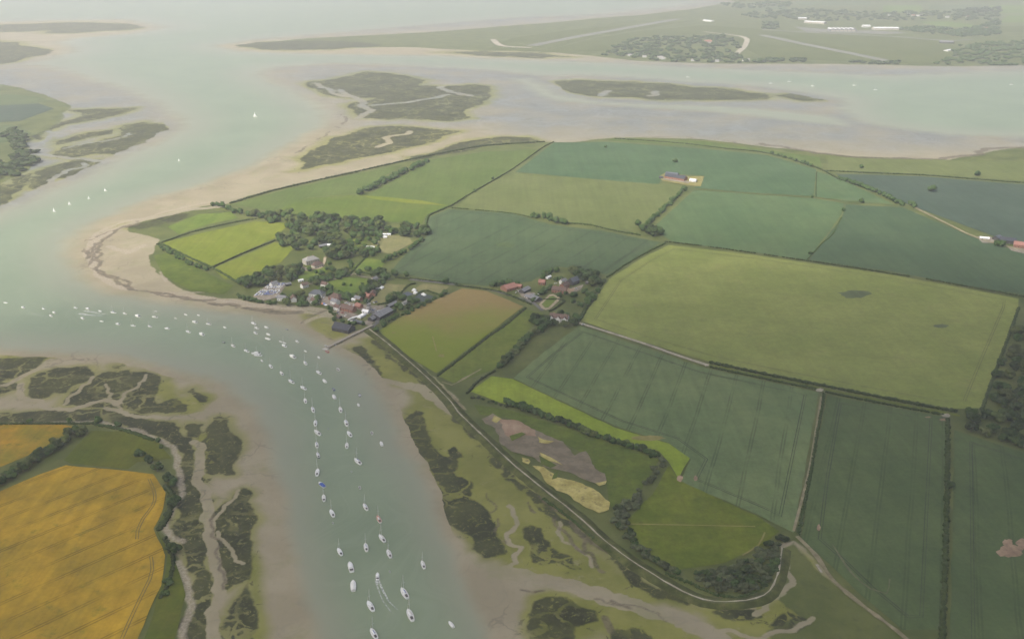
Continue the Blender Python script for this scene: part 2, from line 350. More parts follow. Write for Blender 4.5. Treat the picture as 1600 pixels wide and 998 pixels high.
# ------------------------------------------------------------------ ground sheet
def row_Y(py): return P(800, py)[1]
rows = [-3000., -800., -100., 150.] + [row_Y(y) for y in np.linspace(1250, 1010, 40)] + [row_Y(y) for y in np.linspace(1008, 500, 260)] + [row_Y(y) for y in np.linspace(498, 0, 280)] + [row_Y(y) for y in (-10, -20, -30, -40, -50, -60)] + [23000.]
cols = [-2600, -1800, -1200, -800, -500, -350] + list(np.linspace(-220, 1820, 690)) + [1950, 2100, 2400, 2900, 3600, 4400]
rows = np.array(sorted(rows)); cols = np.array(cols)
dep = np.maximum(rows * CT + H * ST, 700.0)
GX = ((cols[None, :] - 800) / F * dep[:, None]).ravel(); GY = np.repeat(rows, len(cols))
nr, nc = len(rows), len(cols)
def grid_mesh(name, keep=None, z=0.0):
    idx = np.arange(nr * nc).reshape(nr, nc)
    q = np.stack([idx[:-1, :-1], idx[:-1, 1:], idx[1:, 1:], idx[1:, :-1]], -1).reshape(-1, 4)
    if keep is not None:
        q = q[keep[q].any(1)]
    used = np.unique(q); remap = np.full(nr * nc, -1); remap[used] = np.arange(len(used)); q = remap[q].astype(np.int32)
    me = bpy.data.meshes.new(name); me.vertices.add(len(used))
    co = np.stack([GX[used], GY[used], np.full(len(used), z)], 1).astype(np.float32); me.vertices.foreach_set('co', co.ravel())
    me.loops.add(q.size); me.loops.foreach_set('vertex_index', q.ravel())
    me.polygons.add(len(q)); me.polygons.foreach_set('loop_start', np.arange(0, q.size, 4, dtype=np.int32))
    me.polygons.foreach_set('loop_total', np.full(len(q), 4, np.int32)); me.update(calc_edges=True)
    return me, used
def attach(me, used, **kw):
    for k, a in kw.items():
        at = me.attributes.new(k, 'FLOAT', 'POINT'); at.data.foreach_set('value', a[used].astype(np.float32))

A_w = sdf(GX, GY, [WATER, WATER2], reach=.12, k=.03)
dist = np.sqrt(GX ** 2 + GY ** 2)
A_amp = np.clip(dist / 1100., .6, 9.)            # coarser outlines far off, where the marsh islands are large
A_l = sdf(GX, GY, LAND, reach=.12, k=.03); A_m = sdf(GX, GY, MARSH); A_a = sdf(GX, GY, ALGAE)
A_c = sdf(GX, GY, [], CREEK); A_d = sdf(GX, GY, [], DARKC); A_s = sdf(GX, GY, [], SHINGLE, k=.04); A_f = sdf(GX, GY, SHEEN_FILM, reach=.2, k=0)
def mud_colour(g):
    mudv = g.noise(1 / 70., 6, .6); mudf = g.noise(1 / 6., 5, .7)
    strk = g.noise(1.0, 4, .6, g.mapping(g.vadd(g.pos(), g.vscale(g.noisecol(1 / 90., 2), 60)), (1 / 160., 1 / 26., 1), .5))
    mud = g.mix(g.ramp(mudv, .35, .65), c3(.262, .226, .142), c3(.315, .272, .176))
    mud = g.mix(g.math('MULTIPLY', g.ramp(strk, .55, .72), .5), mud, c3(.215, .195, .128))
    mud = g.mix(g.math('MULTIPLY', g.ramp(mudf, .5, .75), .3), mud, c3(.19, .170, .110))
    mud = g.mix(g.math('MULTIPLY', g.ramp(g.noise(1 / 40., 5, .7), .50, .68), .5), mud, c3(.225, .222, .105))
    # small branching drainage runnels
    rv = g.vor(1 / 55., g.vadd(g.pos(), g.vscale(g.noisecol(1 / 30., 5), 55)))
    run = g.math('MULTIPLY', g.math('SUBTRACT', 1.0, g.ramp(rv, .008, .03)), g.ramp(g.noise(1 / 120., 3, .5), .5, .62))
    mud = g.mix(g.math('MULTIPLY', run, .5), mud, c3(.13, .115, .082))
    film = g.math('MULTIPLY', g.ramp(g.math('DIVIDE', g.attr('film'), g.attr('amp')), -90, 60), g.math('ADD', .40, g.math('MULTIPLY', g.ramp(g.noise(1 / 140., 5, .6), .3, .6), .5)))
    g.film = film
    fs = g.noise(1.0, 5, .65, g.mapping(g.vadd(g.pos(), g.vscale(g.noisecol(1 / 250., 3), 220)), (1 / 300., 1 / 75., 1), -.25))
    fc = g.mix(g.ramp(fs, .40, .62), c3(.190, .205, .198), c3(.128, .138, .128))  # wet far flats: the sky's silver sheen is put into the colour as grey
    fc = g.mix(g.math('MULTIPLY', g.ramp(g.noise(1 / 60., 6, .7), .56, .66), .55), fc, c3(.125, .125, .085))
    fv = g.vor(1 / 170., g.vadd(g.pos(), g.vscale(g.noisecol(1 / 90., 5), 170)))
    fc = g.mix(g.math('MULTIPLY', g.math('SUBTRACT', 1.0, g.ramp(fv, .01, .05)), .6), fc, c3(.21, .235, .235))
    return g.mix(film, mud, fc)
gm, used = grid_mesh('ground')
attach(gm, used, shore=A_w, amp=A_amp, land=A_l, marsh=A_m, algae=A_a, creek=A_c, wrack=A_d, shingle=A_s, film=A_f)
g = NT('tidal_ground')
amp = g.attr('amp')
n1 = g.math('MULTIPLY', g.math('SUBTRACT', g.noise(1 / 55., 7, .62), .5), g.math('MULTIPLY', amp, 26.0))
n2 = g.math('MULTIPLY', g.math('SUBTRACT', g.noise(1 / 16., 6, .66, dist=.6), .5), g.math('MULTIPLY', amp, 30.0))
def edge(v, nz, k, lo, hi): return g.ramp(g.math('ADD', v, g.math('MULTIPLY', nz, k)), lo, hi)
mud = mud_colour(g)
alg = g.mix(g.ramp(g.noise(1 / 45., 6, .65), .36, .64), c3(.150, .160, .020), c3(.215, .215, .040))
alg = g.mix(g.math('MULTIPLY', g.ramp(g.noise(1 / 20., 5, .7), .58, .70), .45), alg, c3(.285, .245, .145))
col = g.mix(g.math('MULTIPLY', edge(g.attr('algae'), n1, .55, -9, 5), .92), mud, alg)
shing = g.mix(g.ramp(g.noise(1 / 2.5, 4, .7), .35, .65), c3(.26, .21, .14), c3(.42, .37, .28))
grass = g.mix(g.ramp(g.noise(1 / 60., 6, .62), .34, .66), c3(.066, .086, .014), c3(.118, .132, .030))
grass = g.mix(g.math('MULTIPLY', g.ramp(g.noise(1 / 12., 5, .7), .5, .72), .5), grass, c3(.050, .062, .014))
col = g.mix(edge(g.attr('land'), n2, .35, -1, 2), col, grass)
mar = g.mix(g.ramp(g.noise(1 / 35., 6, .65), .38, .62), c3(.025, .029, .006), c3(.056, .060, .014))
mar = g.mix(g.math('MULTIPLY', g.ramp(g.noise(1 / 5., 4, .7), .52, .70), .6), mar, c3(.125, .115, .045))
vv = g.vadd(g.pos(), g.vscale(g.noisecol(1 / 18., 4), 30))
ck = g.math('MULTIPLY', g.math('SUBTRACT', 1.0, g.ramp(g.vor(1 / 30., vv), .025, .085)), g.ramp(g.noise(1 / 80., 3, .5), .44, .6))
pit = g.ramp(g.noise(1 / 7., 6, .66, dist=1.2), .555, .66)
mf = edge(g.attr('marsh'), g.math('ADD', n2, g.math('MULTIPLY', n1, .3)), .42, -1.5, 1.5)
clump = g.math('MULTIPLY', g.ramp(g.math('ADD', g.attr('marsh'), g.math('MULTIPLY', amp, 20.)), 0, g.math('MULTIPLY', amp, 20.)), g.ramp(g.noise(1 / 13., 5, .7, dist=.7), .60, .65))
mf = g.math('MAXIMUM', mf, g.math('MULTIPLY', clump, .9))
n3 = g.math('MULTIPLY', g.math('SUBTRACT', g.noise(1 / 9., 5, .65, dist=.8), .5), g.math('MULTIPLY', amp, 9.0))
cf = edge(g.attr('creek'), n3, .75, -.9, .7)
mf = g.math('MULTIPLY', mf, g.math('SUBTRACT', 1.0, g.math('MAXIMUM', g.math('MULTIPLY', ck, .8), g.math('MULTIPLY', pit, .75))))
fringe = g.math('MULTIPLY', g.ramp(g.math('ADD', g.attr('marsh'), n1), g.math('MULTIPLY', amp, -16.), 0), .7)
col = g.mix(g.math('MULTIPLY', fringe, g.math('SUBTRACT', 1.0, edge(g.attr('land'), n2, .35, -1, 2))), col, alg)
mf = g.math('MULTIPLY', mf, g.math('SUBTRACT', 1.0, cf))
col = g.mix(mf, col, mar)
col = g.mix(g.math('MULTIPLY', cf, .9), col, mud)
col = g.mix(g.math('MULTIPLY', edge(g.attr('shingle'), n3, .7, -1.4, 1.6), .7), col, shing)
wr = g.math('MULTIPLY', edge(g.attr('wrack'), n3, .8, -1, 1.5), .75)
col = g.mix(wr, col, g.mix(g.ramp(g.noise(1 / 9., 4, .6), .4, .6), c3(.062, .050, .032), c3(.15, .12, .075)))
wet = g.math('SUBTRACT', 1.0, g.ramp(g.attr('shore'), -60, -5))
g.done(col, g.math('SUBTRACT', .72, g.math('MULTIPLY', g.film, .12)), .25, g.noise(1 / 5., 5, .65), .35, .5)
gm.materials.append(g.m)
setp(link_mesh('ground', gm), kind='structure')

wm, used = grid_mesh('water', A_w > -35 * A_amp, .15)
attach(wm, used, shore=A_w, amp=A_amp, film=A_f)
w = NT('estuary_water')
wid = w.math('MULTIPLY', w.attr('amp'), 34.0)
wn = w.math('MULTIPLY', w.math('SUBTRACT', w.noise(1 / 60., 5, .6), .5), wid)
dpt = w.math('DIVIDE', w.math('ADD', w.attr('shore'), w.math('MULTIPLY', wn, .6)), wid)
alpha = w.ramp(dpt, -.22, .66)
wind_sheen = w.noise(1.0, 4, .6, w.mapping(w.vadd(w.pos(), w.vscale(w.noisecol(1 / 200., 2), 120)), (1 / 60., 1 / 240., 1), .2))
deep = w.mix(w.ramp(w.noise(1 / 150., 5, .6), .35, .65), c3(.180, .228, .132), c3(.214, .262, .156))
deep = w.mix(w.math('MULTIPLY', w.ramp(wind_sheen, .45, .7), .5), deep, c3(.238, .280, .178))  # wind sheen on the water painted in as paler streaks
wc = w.mix(w.ramp(dpt, .2, 2.2), c3(.245, .256, .168), deep)
bed = mud_colour(w)
ripple = w.math('ADD', w.noise(1 / 2.2, 4, .65, w.mapping(w.pos(), (1, .45, 1), .6)), w.math('MULTIPLY', w.noise(1 / 14., 3, .6), 1.2))
w.done(w.mix(alpha, bed, wc), w.math('SUBTRACT', w.math('SUBTRACT', .72, w.math('MULTIPLY', w.math('MULTIPLY', w.film, w.math('SUBTRACT', 1.0, alpha)), .12)), w.math('MULTIPLY', alpha, .42)), w.math('ADD', .25, w.math('MULTIPLY', alpha, .2)), w.math('ADD', w.math('MULTIPLY', ripple, w.math('MULTIPLY', alpha, .4)), w.math('MULTIPLY', w.noise(1 / 5., 5, .65), w.math('SUBTRACT', 1.0, alpha))), .35, .5)
cut = w.math('GREATER_THAN', dpt, -.24)
tr = w.n.new('ShaderNodeBsdfTransparent'); mx = w.n.new('ShaderNodeMixShader')
w.link(cut, mx.inputs[0]); w.link(tr.outputs[0], mx.inputs[1]); w.link(w.bsdf.outputs[0], mx.inputs[2]); w.link(mx.outputs[0], w.out.inputs['Surface'])
wm.materials.append(w.m)
setp(link_mesh('water', wm), kind='structure')

# ------------------------------------------------------------------ sheets laid on the ground
_zc = [0]
def wobble(pts, amt, closed=True, step=None):
    out = []; n = len(pts)
    for i in range(n if closed else n - 1):
        a = Vector(pts[i]); b = Vector(pts[(i + 1) % n]); L = (b - a).length
        k = max(1, int(L / (step or 14)));  k = min(k, 60)
        nrm = Vector((-(b - a).y, (b - a).x)).normalized() if L > 0 else Vector((0, 0))
        for j in range(k):
            p = a.lerp(b, j / k)
            if j: p = p + nrm * random.uniform(-amt, amt)
            out.append((p.x, p.y))
    if not closed: out.append(tuple(pts[-1]))
    return out
def sheet(name, px, mat, z=.30, amt=.8, world=False):
    pts = px if world else PP(px); pts = rough_line(pts, True, .07) if amt > .85 else pts; pts = wobble(pts, min(amt, .8))
    _zc[0] += 1; zz = z + (_zc[0] % 40) * .004
    tri = tessellate_polygon([[Vector((x, y, 0)) for x, y in pts]])
    me = bpy.data.meshes.new(name); me.from_pydata([(x, y, zz) for x, y in pts], [], [tuple(t) for t in tri]); me.update()
    if len(me.polygons) and me.polygons[0].normal.z < 0: me.flip_normals()
    me.materials.append(mat)
    return setp(link_mesh(name, me), kind='structure')
def smooth_line(pts, step=8.0):
    """Catmull-Rom through the points"""
    v = [Vector(p) for p in pts]; v = [v[0] * 2 - v[1]] + v + [v[-1] * 2 - v[-2]]; out = []
    for i in range(1, len(v) - 2):
        k = max(1, min(80, int((v[i + 1] - v[i]).length / step)))
        for j in range(k):
            t = j / k; a, b, c, d = v[i - 1], v[i], v[i + 1], v[i + 2]
            out.append(.5 * ((2 * b) + (c - a) * t + (2 * a - 5 * b + 4 * c - d) * t * t + (3 * b - a - 3 * c + d) * t ** 3))
    out.append(v[-2]); return out
def ribbon(name, px, width, mat, z=.62, jit=.12, world=False, taper=False, curve=True):
    L = smooth_line(px if world else PP(px)) if curve else [Vector(p) for p in (px if world else PP(px))]
    vs, fs = [], []; n = len(L); _zc[0] += 1; z += (_zc[0] % 40) * .004
    for i, p in enumerate(L):
        d = (L[min(i + 1, n - 1)] - L[max(i - 1, 0)]).normalized(); nn = Vector((-d.y, d.x))
        wv = width * .5 * (1 + random.uniform(-jit, jit)) * ((1 - i / n) * .9 + .1 if taper else 1)
        for s_ in (-1, 1): q = p + nn * wv * s_; vs.append((q.x, q.y, z))
        if i: fs.append((2 * i - 2, 2 * i - 1, 2 * i + 1, 2 * i))
    me = bpy.data.meshes.new(name); me.from_pydata(vs, [], fs); me.update()
    if me.polygons[0].normal.z < 0: me.flip_normals()
    me.materials.append(mat); return setp(link_mesh(name, me), kind='structure')

def fang(x0, y0, x1, y1):
    a = Vector(P(x0, y0)); b = Vector(P(x1, y1)); d = b - a; return math.atan2(d.y, d.x)
TEAL1, TEAL2 = c3(.066, .098, .060), c3(.088, .120, .074)
YG1, YG2 = c3(.155, .165, .052), c3(.195, .195, .070)
m_teal_j = m_field('wheat_green', TEAL1, TEAL2, fang(830, 434, 932, 370), 34, .38)
m_teal_l = m_field('wheat_dark', c3(.058, .085, .052), c3(.080, .106, .064), fang(867, 602, 920, 524), 30, .34)
m_teal_m = m_field('wheat_deep', c3(.056, .080, .046), c3(.074, .098, .056), fang(1362, 760, 1378, 645), 26, .25)
m_teal_h = m_field('crop_blue', c3(.072, .100, .070), c3(.090, .118, .084), fang(1400, 300, 1500, 300), 0)
m_teal_g = m_field('crop_teal', c3(.062, .096, .062), c3(.078, .112, .070), fang(1400, 380, 1500, 410), 0)
m_green_e = m_field('crop_green', c3(.095, .150, .070), c3(.125, .180, .088), fang(900, 240, 1100, 250), 0)
m_green_f = m_field('crop_green_low', c3(.085, .138, .062), c3(.110, .160, .072), fang(1100, 340, 1200, 350), 0)
m_yg_k = m_field('barley', c3(.145, .160, .050), c3(.185, .190, .066), fang(1045, 560, 1180, 398), 0, streak=.22, c3_=c3(.20, .175, .085), c3amt=.35)
m_yg_d = m_field('barley_far', c3(.180, .190, .075), c3(.215, .215, .095), fang(760, 320, 1000, 340), 0)
m_past_a = m_field('pasture_pale', c3(.150, .185, .066), c3(.185, .208, .085), fang(450, 300, 560, 275), 0)
m_past_b = m_field('pasture_bright', c3(.145, .185, .050), c3(.185, .205, .068), fang(450, 320, 560, 320), 0, c3_=c3(.26, .21, .11), c3amt=.25)
m_past_r = m_field('meadow', c3(.190, .215, .048), c3(.235, .240, .078), fang(330, 418, 430, 372), 0, c3_=c3(.28, .225, .10), c3amt=.45, patch=70)
m_bright = m_field('lush_grass', c3(.130, .155, .030), c3(.165, .180, .040), 0, 0, patch=60, c3_=c3(.11, .125, .035), c3amt=.5)
m_rough = m_field('rough_grass', c3(.088, .105, .024), c3(.135, .140, .040), 0, 0, patch=42, streak=.25, fine=.3, c3_=c3(.15, .135, .06), c3amt=.5)
m_rough2 = m_field('scrub_grass', c3(.078, .098, .030), c3(.115, .128, .046), 0, 0, patch=30, streak=.2, fine=.35, c3_=c3(.16, .14, .09), c3amt=.4)
m_rough3 = m_field('marsh_pasture', c3(.075, .092, .036), c3(.112, .122, .050), 0, 0, patch=22, streak=.2, fine=.5, c3_=c3(.17, .145, .085), c3amt=.55)
m_lawn = m_field('lawn', c3(.100, .135, .032), c3(.150, .165, .052), 0, 0, patch=40, fine=.2)
m_lawn2 = m_field('dry_lawn', c3(.165, .165, .062), c3(.21, .195, .085), 0, 0, patch=30, fine=.2)
m_p = m_field('paddock', c3(.105, .125, .040), c3(.145, .150, .055), 0, 0, patch=50, fine=.25)
m_gold = m_field('ripe_oats', c3(.250, .180, .034), c3(.375, .245, .038), fang(0, 936, 212, 842), 23, .40, patch=55, streak=.7, fine=.14, lw=1.1, c3_=c3(.165, .150, .030), c3amt=.8)
m_gold2 = m_field('patchy_oats', c3(.19, .165, .032), c3(.37, .22, .032), fang(0, 700, 60, 680), 0, patch=45, streak=.6, c3_=c3(.11, .12, .03), c3amt=.7)
m_green_t = m_field('grass_ley', c3(.085, .105, .030), c3(.125, .122, .045), fang(110, 720, 200, 672), 0, patch=70)
m_air = m_field('airfield_grass', c3(.185, .190, .070), c3(.225, .215, .085), 0, 0, patch=200)
m_air2 = m_field('far_crop', c3(.165, .215, .065), c3(.21, .24, .085), 0, 0, patch=200)
m_fgrn = m_field('far_pasture', c3(.125, .165, .070), c3(.16, .185, .085), 0, 0, patch=200)
# the ripening field above the sea wall: a browner, drought-burnt upper half
t = NT('ripening_meadow'); sep = t.n.new('ShaderNodeSeparateXYZ'); t.link(t.pos(), sep.inputs[0])
y0, y1 = P(660, 545)[1] + 35, P(740, 480)[1] + 35
fy = t.math('ADD', sep.outputs[1], t.math('MULTIPLY', t.math('SUBTRACT', t.noise(1 / 60., 5, .6), .5), 160))
br = t.ramp(fy, y0 - 20, y1)
m_brown = t.done(t.mix(br, t.mix(t.noise(1 / 20., 5, .7), c3(.128, .172, .014), c3(.195, .222, .026)), t.mix(t.noise(1 / 14., 5, .7), c3(.200, .145, .052), c3(.275, .205, .075))), .95, .1)
FIELDS = [
 ([(360,320),(450,296),(560,272),(628,258),(600,276),(555,303),(480,309),(430,330)], m_past_a),
 ([(425,331),(480,310),(560,304),(580,311),(680,321),(703,320),(665,338),(660,350),(560,344),(470,339)], m_past_b),
 ([(572,306),(620,280),(672,250),(760,237),(842,234),(798,266),(738,301),(700,322),(640,317),(590,311)], m_past_a),
 ([(802,270),(1035,288),(1060,290),(1074,294),(1000,356),(960,362),(860,343),(712,325),(740,302)], m_yg_d),
 ([(866,223),(950,222),(1100,233),(1200,243),(1275,265),(1271,307),(1180,302),(1085,294),(1103,275),(1037,271),(1030,288),(960,283),(805,269)], m_green_e),
 ([(1085,297),(1180,304),(1270,310),(1318,318),(1315,335),(1262,406),(1180,395),(1050,377),(1018,358),(1040,338)], m_green_f),
 ([(1277,268),(1310,279),(1400,321),(1320,315),(1273,307)], m_green_f),
 ([(1322,320),(1410,324),(1520,371),(1600,396),(1900,450),(1900,510),(1600,460),(1500,445),(1400,425),(1265,406),(1315,340)], m_teal_g),
 ([(1305,272),(1440,276),(1600,289),(1900,305),(1900,440),(1600,384),(1560,372),(1430,324),(1380,305)], m_teal_h),
 ([(1290,245),(1350,248),(1600,252),(1900,256),(1900,300),(1600,283),(1440,272),(1300,267)], m_yg_d),
 ([(960,216),(1100,221),(1280,246),(1285,262),(1200,239),(1100,230),(950,220)], m_past_a),
 ([(670,340),(702,327),(800,334),(860,351),(940,361),(1033,379),(948,429),(905,421),(870,416),(830,440),(760,447),(700,441),(610,425),(640,391),(666,372)], m_teal_j),
 ([(1045,383),(1180,399),(1262,411),(1400,431),(1592,467),(1590,485),(1560,562),(1532,638),(1480,639),(1280,601),(1110,566),(1000,533),(907,501),(952,436),(1000,405)], m_yg_k),
 ([(905,509),(1100,575),(1279,613),(1240,832),(1180,802),(1062,752),(1080,718),(1045,692),(960,665),(802,591),(850,550)], m_teal_l),
 ([(1293,618),(1478,652),(1472,984),(1410,984),(1340,925),(1300,885),(1252,842),(1268,740)], m_teal_m),
 ([(1491,672),(1600,707),(1900,800),(1900,1400),(1484,1200),(1484,1000)], m_teal_m),
 ([(722,451),(760,455),(818,479),(760,524),(682,583),(640,558),(592,517),(650,482)], m_brown),
 ([(822,484),(850,490),(800,545),(770,578),(712,600),(686,588),(760,530)], m_p),
 ([(735,612),(768,588),(800,592),(960,668),(1045,693),(1078,716),(1060,748),(1045,722),(1030,705),(950,683),(860,652),(790,632)], m_bright),
 ([(1045,727),(1062,750),(1072,756),(1180,805),(1218,830),(1190,852),(1130,880),(1060,890),(1010,862),(980,832),(977,815),(1020,772)], m_rough),
 ([(740,632),(800,642),(870,664),(960,692),(1030,718),(1000,770),(965,800),(952,790),(945,745),(905,705),(850,678),(790,652),(750,648)], m_rough2),
 ([(252,380),(330,361),(400,346),(453,349),(430,372),(331,416),(300,408)], m_past_r),
 ([(333,420),(430,379),(460,386),(440,410),(372,439),(350,436)], m_past_r),
 ([(262,355),(310,335),(360,332),(372,341),(330,350),(280,366)], m_lawn),
 ([(240,400),(262,395),(330,430),(365,447),(350,460),(300,455),(255,430)], m_rough2),
 ([(580,376),(610,367),(640,371),(645,380),(612,397),(582,393)], m_lawn2),
 ([(545,420),(572,403),(603,408),(590,427)], m_lawn),([(490,445),(530,433),(587,437),(575,449),(545,462),(500,456)], m_lawn),
 ([(570,470),(603,443),(636,446),(620,464),(592,476)], m_lawn2),([(640,458),(660,443),(702,448),(690,461),(665,456)], m_lawn2),
 ([(520,395),(560,370),(580,372),(545,398)], m_lawn),([(450,425),(480,415),(520,420),(500,432),(460,440)], m_lawn),
 ([(-600,920),(0,768),(60,742),(103,727),(200,736),(240,741),(259,770),(255,795),(240,826),(258,868),(252,915),(214,1000),(180,1150),(-600,1400)], m_gold),
 ([(-300,666),(0,664),(100,664),(128,669),(60,705),(0,730),(-300,800)], m_gold2),
 ([(100,719),(142,673),(200,674),(248,692),(268,716),(215,722),(200,733),(110,724)], m_green_t),
 ([(262,745),(275,790),(245,828),(256,848),(275,880),(290,930),(268,1020),(218,1020),(258,900),(262,868),(244,828),(262,790)], m_green_t),
 ([(840,83),(930,60),(1000,49),(1100,40),(1190,46),(1250,52),(1400,55),(1480,66),(1500,78),(1470,100),(1400,99),(1250,94),(1200,95),(1150,68),(1100,54),(1000,57),(950,80)], m_air),
 ([(760,78),(800,60),(900,46),(1000,38),(1090,32),(1000,46),(930,58),(850,80)], m_air),
 ([(1435,34),(1480,34),(1520,39),(1518,44),(1460,41)], m_air2),([(1545,9),(1700,8),(1700,20),(1545,21)], m_air2),([(1380,9),(1440,9),(1440,19),(1380,19)], m_air2),
 ([(1240,2),(1360,2),(1360,8),(1250,9)], m_fgrn),([(1160,14),(1230,8),(1230,14),(1180,18)], m_fgrn),([(1455,9),(1540,8),(1520,16),(1450,15)], m_fgrn),([(1575,25),(1700,22),(1700,34),(1560,36)], m_air2),
 ([(1540,42),(1700,40),(1700,52),(1530,50)], m_air),([(-100,150),(20,148),(60,152),(80,158),(10,168),(-100,168)], m_fgrn),([(-100,200),(20,195),(50,208),(30,222),(-100,228)], m_fgrn),([(-100,170),(60,162),(85,170),(30,190),(-100,195)], m_teal_h),
]
for px, m, *a_ in FIELDS: sheet('field', px, m, .30, a_[0] if a_ else .7)

def inset(pts, d):
    n = len(pts); out = []; ar = sum(pts[i][0] * pts[(i + 1) % n][1] - pts[(i + 1) % n][0] * pts[i][1] for i in range(n)); sg = 1 if ar > 0 else -1
    for i in range(n):
        a = Vector(pts[i - 1]); b = Vector(pts[i]); c = Vector(pts[(i + 1) % n]); u = (b - a).normalized(); v = (c - b).normalized()
        nb = Vector((-u.y - v.y, u.x + v.x)); nb = nb.normalized() / max(.45, nb.length / 2) * sg * d
        q = b + nb; out.append((q.x, q.y))
    return out + out[:1]
m_hl = m_field('headland_rut', c3(.045, .058, .030), c3(.060, .075, .038), 0, 0, patch=15, fine=.4); m_hl2 = m_field('headland_rut_pale', c3(.115, .125, .042), c3(.14, .145, .05), 0, 0, patch=15, fine=.4)
for fi, mat_, ds in ((11, m_hl, (14, 16.4)), (12, m_hl2, (16, 18.4)), (13, m_hl, (12, 14.2)), (14, m_hl, (13, 15.2)), (15, m_hl, (14, 16.2))):
    for d_ in ds: ribbon('tramline', inset(PP(FIELDS[fi][0]), d_), .75, mat_, .50, .4, world=True, curve=False)
m_crop_gap = m_field('weedy_patch', c3(.075, .100, .040), c3(.10, .122, .058), 0, 0, patch=25)
m_bare = m_field('bare_soil', c3(.23, .155, .098), c3(.33, .235, .150), 0, 0, patch=18, fine=.3)
m_sandy = m_field('sandy_ground', c3(.33, .265, .175), c3(.42, .345, .240), 0, 0, patch=12, fine=.25)
m_yard = m_field('yard', c3(.20, .175, .135), c3(.28, .24, .185), 0, 0, patch=12, fine=.3)
m_gravel = m_field('gravel_track', c3(.30, .27, .20), c3(.40, .36, .275), 0, 0, patch=10, fine=.3)
m_track = m_field('earth_track', c3(.19, .165, .09), c3(.27, .235, .14), 0, 0, patch=10, fine=.35)
m_tarmac = m_field('tarmac', c3(.12, .118, .112), c3(.16, .155, .145), 0, 0, patch=20, fine=.15)
m_conc = m_field('concrete_runway', c3(.165, .165, .135), c3(.19, .19, .155), 0, 0, patch=60, fine=.1)
m_dry = m_field('dry_grass', c3(.20, .18, .055), c3(.25, .22, .08), 0, 0, patch=20)
def oval(cx, cy, rx, ry, n=18, j=.22):
    return [(cx + rx * math.cos(2 * math.pi * i / n) * random.uniform(1 - j, 1 + j), cy + ry * math.sin(2 * math.pi * i / n) * random.uniform(1 - j, 1 + j)) for i in range(n)]
for c in [(1335,460,24,6),(1470,510,11,3)]: sheet('weedy_patch', oval(*c), m_crop_gap, .47)
sheet('weedy_patch', oval(790, 383, 14, 4), m_teal_m, .47)
for c in [(1578,862,20,10),(1598,850,10,9),(1574,848,9,5),(1062,748,5,5),(1087,748,3,4),(1279,825,3,5),(1476,656,8,2.2),(1450,652,5,1.2)]: sheet('bare_patch', oval(*c), m_bare, .47)
for c in [(690,556,5,2.5),(615,520,3,1.2),(1012,685,26,4)]: sheet('bare_patch', oval(*c), m_dry, .47)
sheet('bare_patch', [(566,306),(600,308),(660,314),(700,322),(640,318),(585,312)], m_past_r, .46)
m_pond = NT('pond_mud'); pn = m_pond.noise(1 / 12., 6, .7)
m_pond = m_pond.done(m_pond.mix(m_pond.ramp(pn, .42, .58), c3(.135, .104, .052), c3(.200, .156, .088)), .35, .4)
m_pink = m_field('drying_mud', c3(.27, .18, .118), c3(.34, .25, .165), 0, 0, patch=14)
m_alga = m_field('pond_algae', c3(.34, .29, .085), c3(.45, .39, .14), 0, 0, patch=12, c3_=c3(.12, .10, .06), c3amt=.9, fine=.25)
sheet('pond', [(752,655),(770,646),(785,655),(820,665),(852,680),(880,690),(898,712),(915,705),(925,725),(945,740),(948,752),(935,757),(905,746),(880,736),(850,730),(836,716),(800,706),(780,690)], m_pond, .40, 1.6)
sheet('pond_bank', [(778,656),(800,656),(835,672),(838,682),(815,680),(800,686),(788,674)], m_pink, .58, 1.4)
sheet('pond_algae', [(832,728),(850,730),(868,746),(900,753),(930,766),(953,785),(951,797),(936,802),(910,790),(880,770),(850,750)], m_alga, .58, 1.6)
for pl in ([(843,708),(860,715),(880,728),(862,722),(846,715)],[(840,683),(850,688),(866,690),(852,694),(842,692)],[(815,715),(826,718),(826,726),(816,722)],[(772,650),(784,655),(776,662),(768,658)],[(930,755),(948,752),(946,757),(936,760)]): sheet('pond_algae', pl, m_alga, .80, .9)
for pl in ([(796,682),(815,676),(822,679),(800,690)],[(842,712),(870,728),(860,732),(846,726)],[(865,742),(872,736),(870,748),(862,750)]): sheet('pond_bank', pl, m_rough2, .96, .8)
m_hl2 = m_field('wheel_line', c3(.105, .112, .055), c3(.14, .145, .075), 0, 0, patch=15, fine=.4)
# tracks, lanes and paths
ribbon('track', [(905,505),(1000,535),(1060,556),(1106,571)], 5, m_gravel); sheet('track', oval(1104, 571, 4, 2), m_gravel, .85)
ribbon('lane', [(1108,571),(1280,607),(1420,635),(1500,650)], 4, m_rough); 
for c in [(1281,610,6,2.6),(1478,650,7,3)]: sheet('gateway', oval(*c), m_gravel, .85)
ribbon('track', [(1245,838),(1275,868),(1300,905),(1340,940),(1400,985),(1440,1020)], 3.6, m_track, jit=.35)
ribbon('path', [(1283,620),(1265,730),(1240,830)], 2.2, m_track); ribbon('path', [(1276,882),(1284,895)], 2, m_gravel)
ribbon('path', [(1300,850),(1330,895),(1360,920),(1385,928),(1390,905)], 1.2, m_hl2, jit=.6)
ribbon('track', [(1430,325),(1480,350),(1530,373),(1600,392)], 6, m_track); ribbon('path', [(1088,296),(1170,302),(1270,309),(1405,321)], 4, m_yg_d)
ribbon('lane', [(640,437),(700,444),(760,452),(800,463),(830,472),(848,486)], 5, m_tarmac); ribbon('lane', [(600,440),(575,470),(590,500),(580,512)], 5, m_tarmac)
ribbon('track', [(690,597),(706,602),(725,592),(752,577)], 3.2, m_track, jit=.4); ribbon('track', [(690,605),(712,626),(728,641)], 3, m_track, jit=.4)
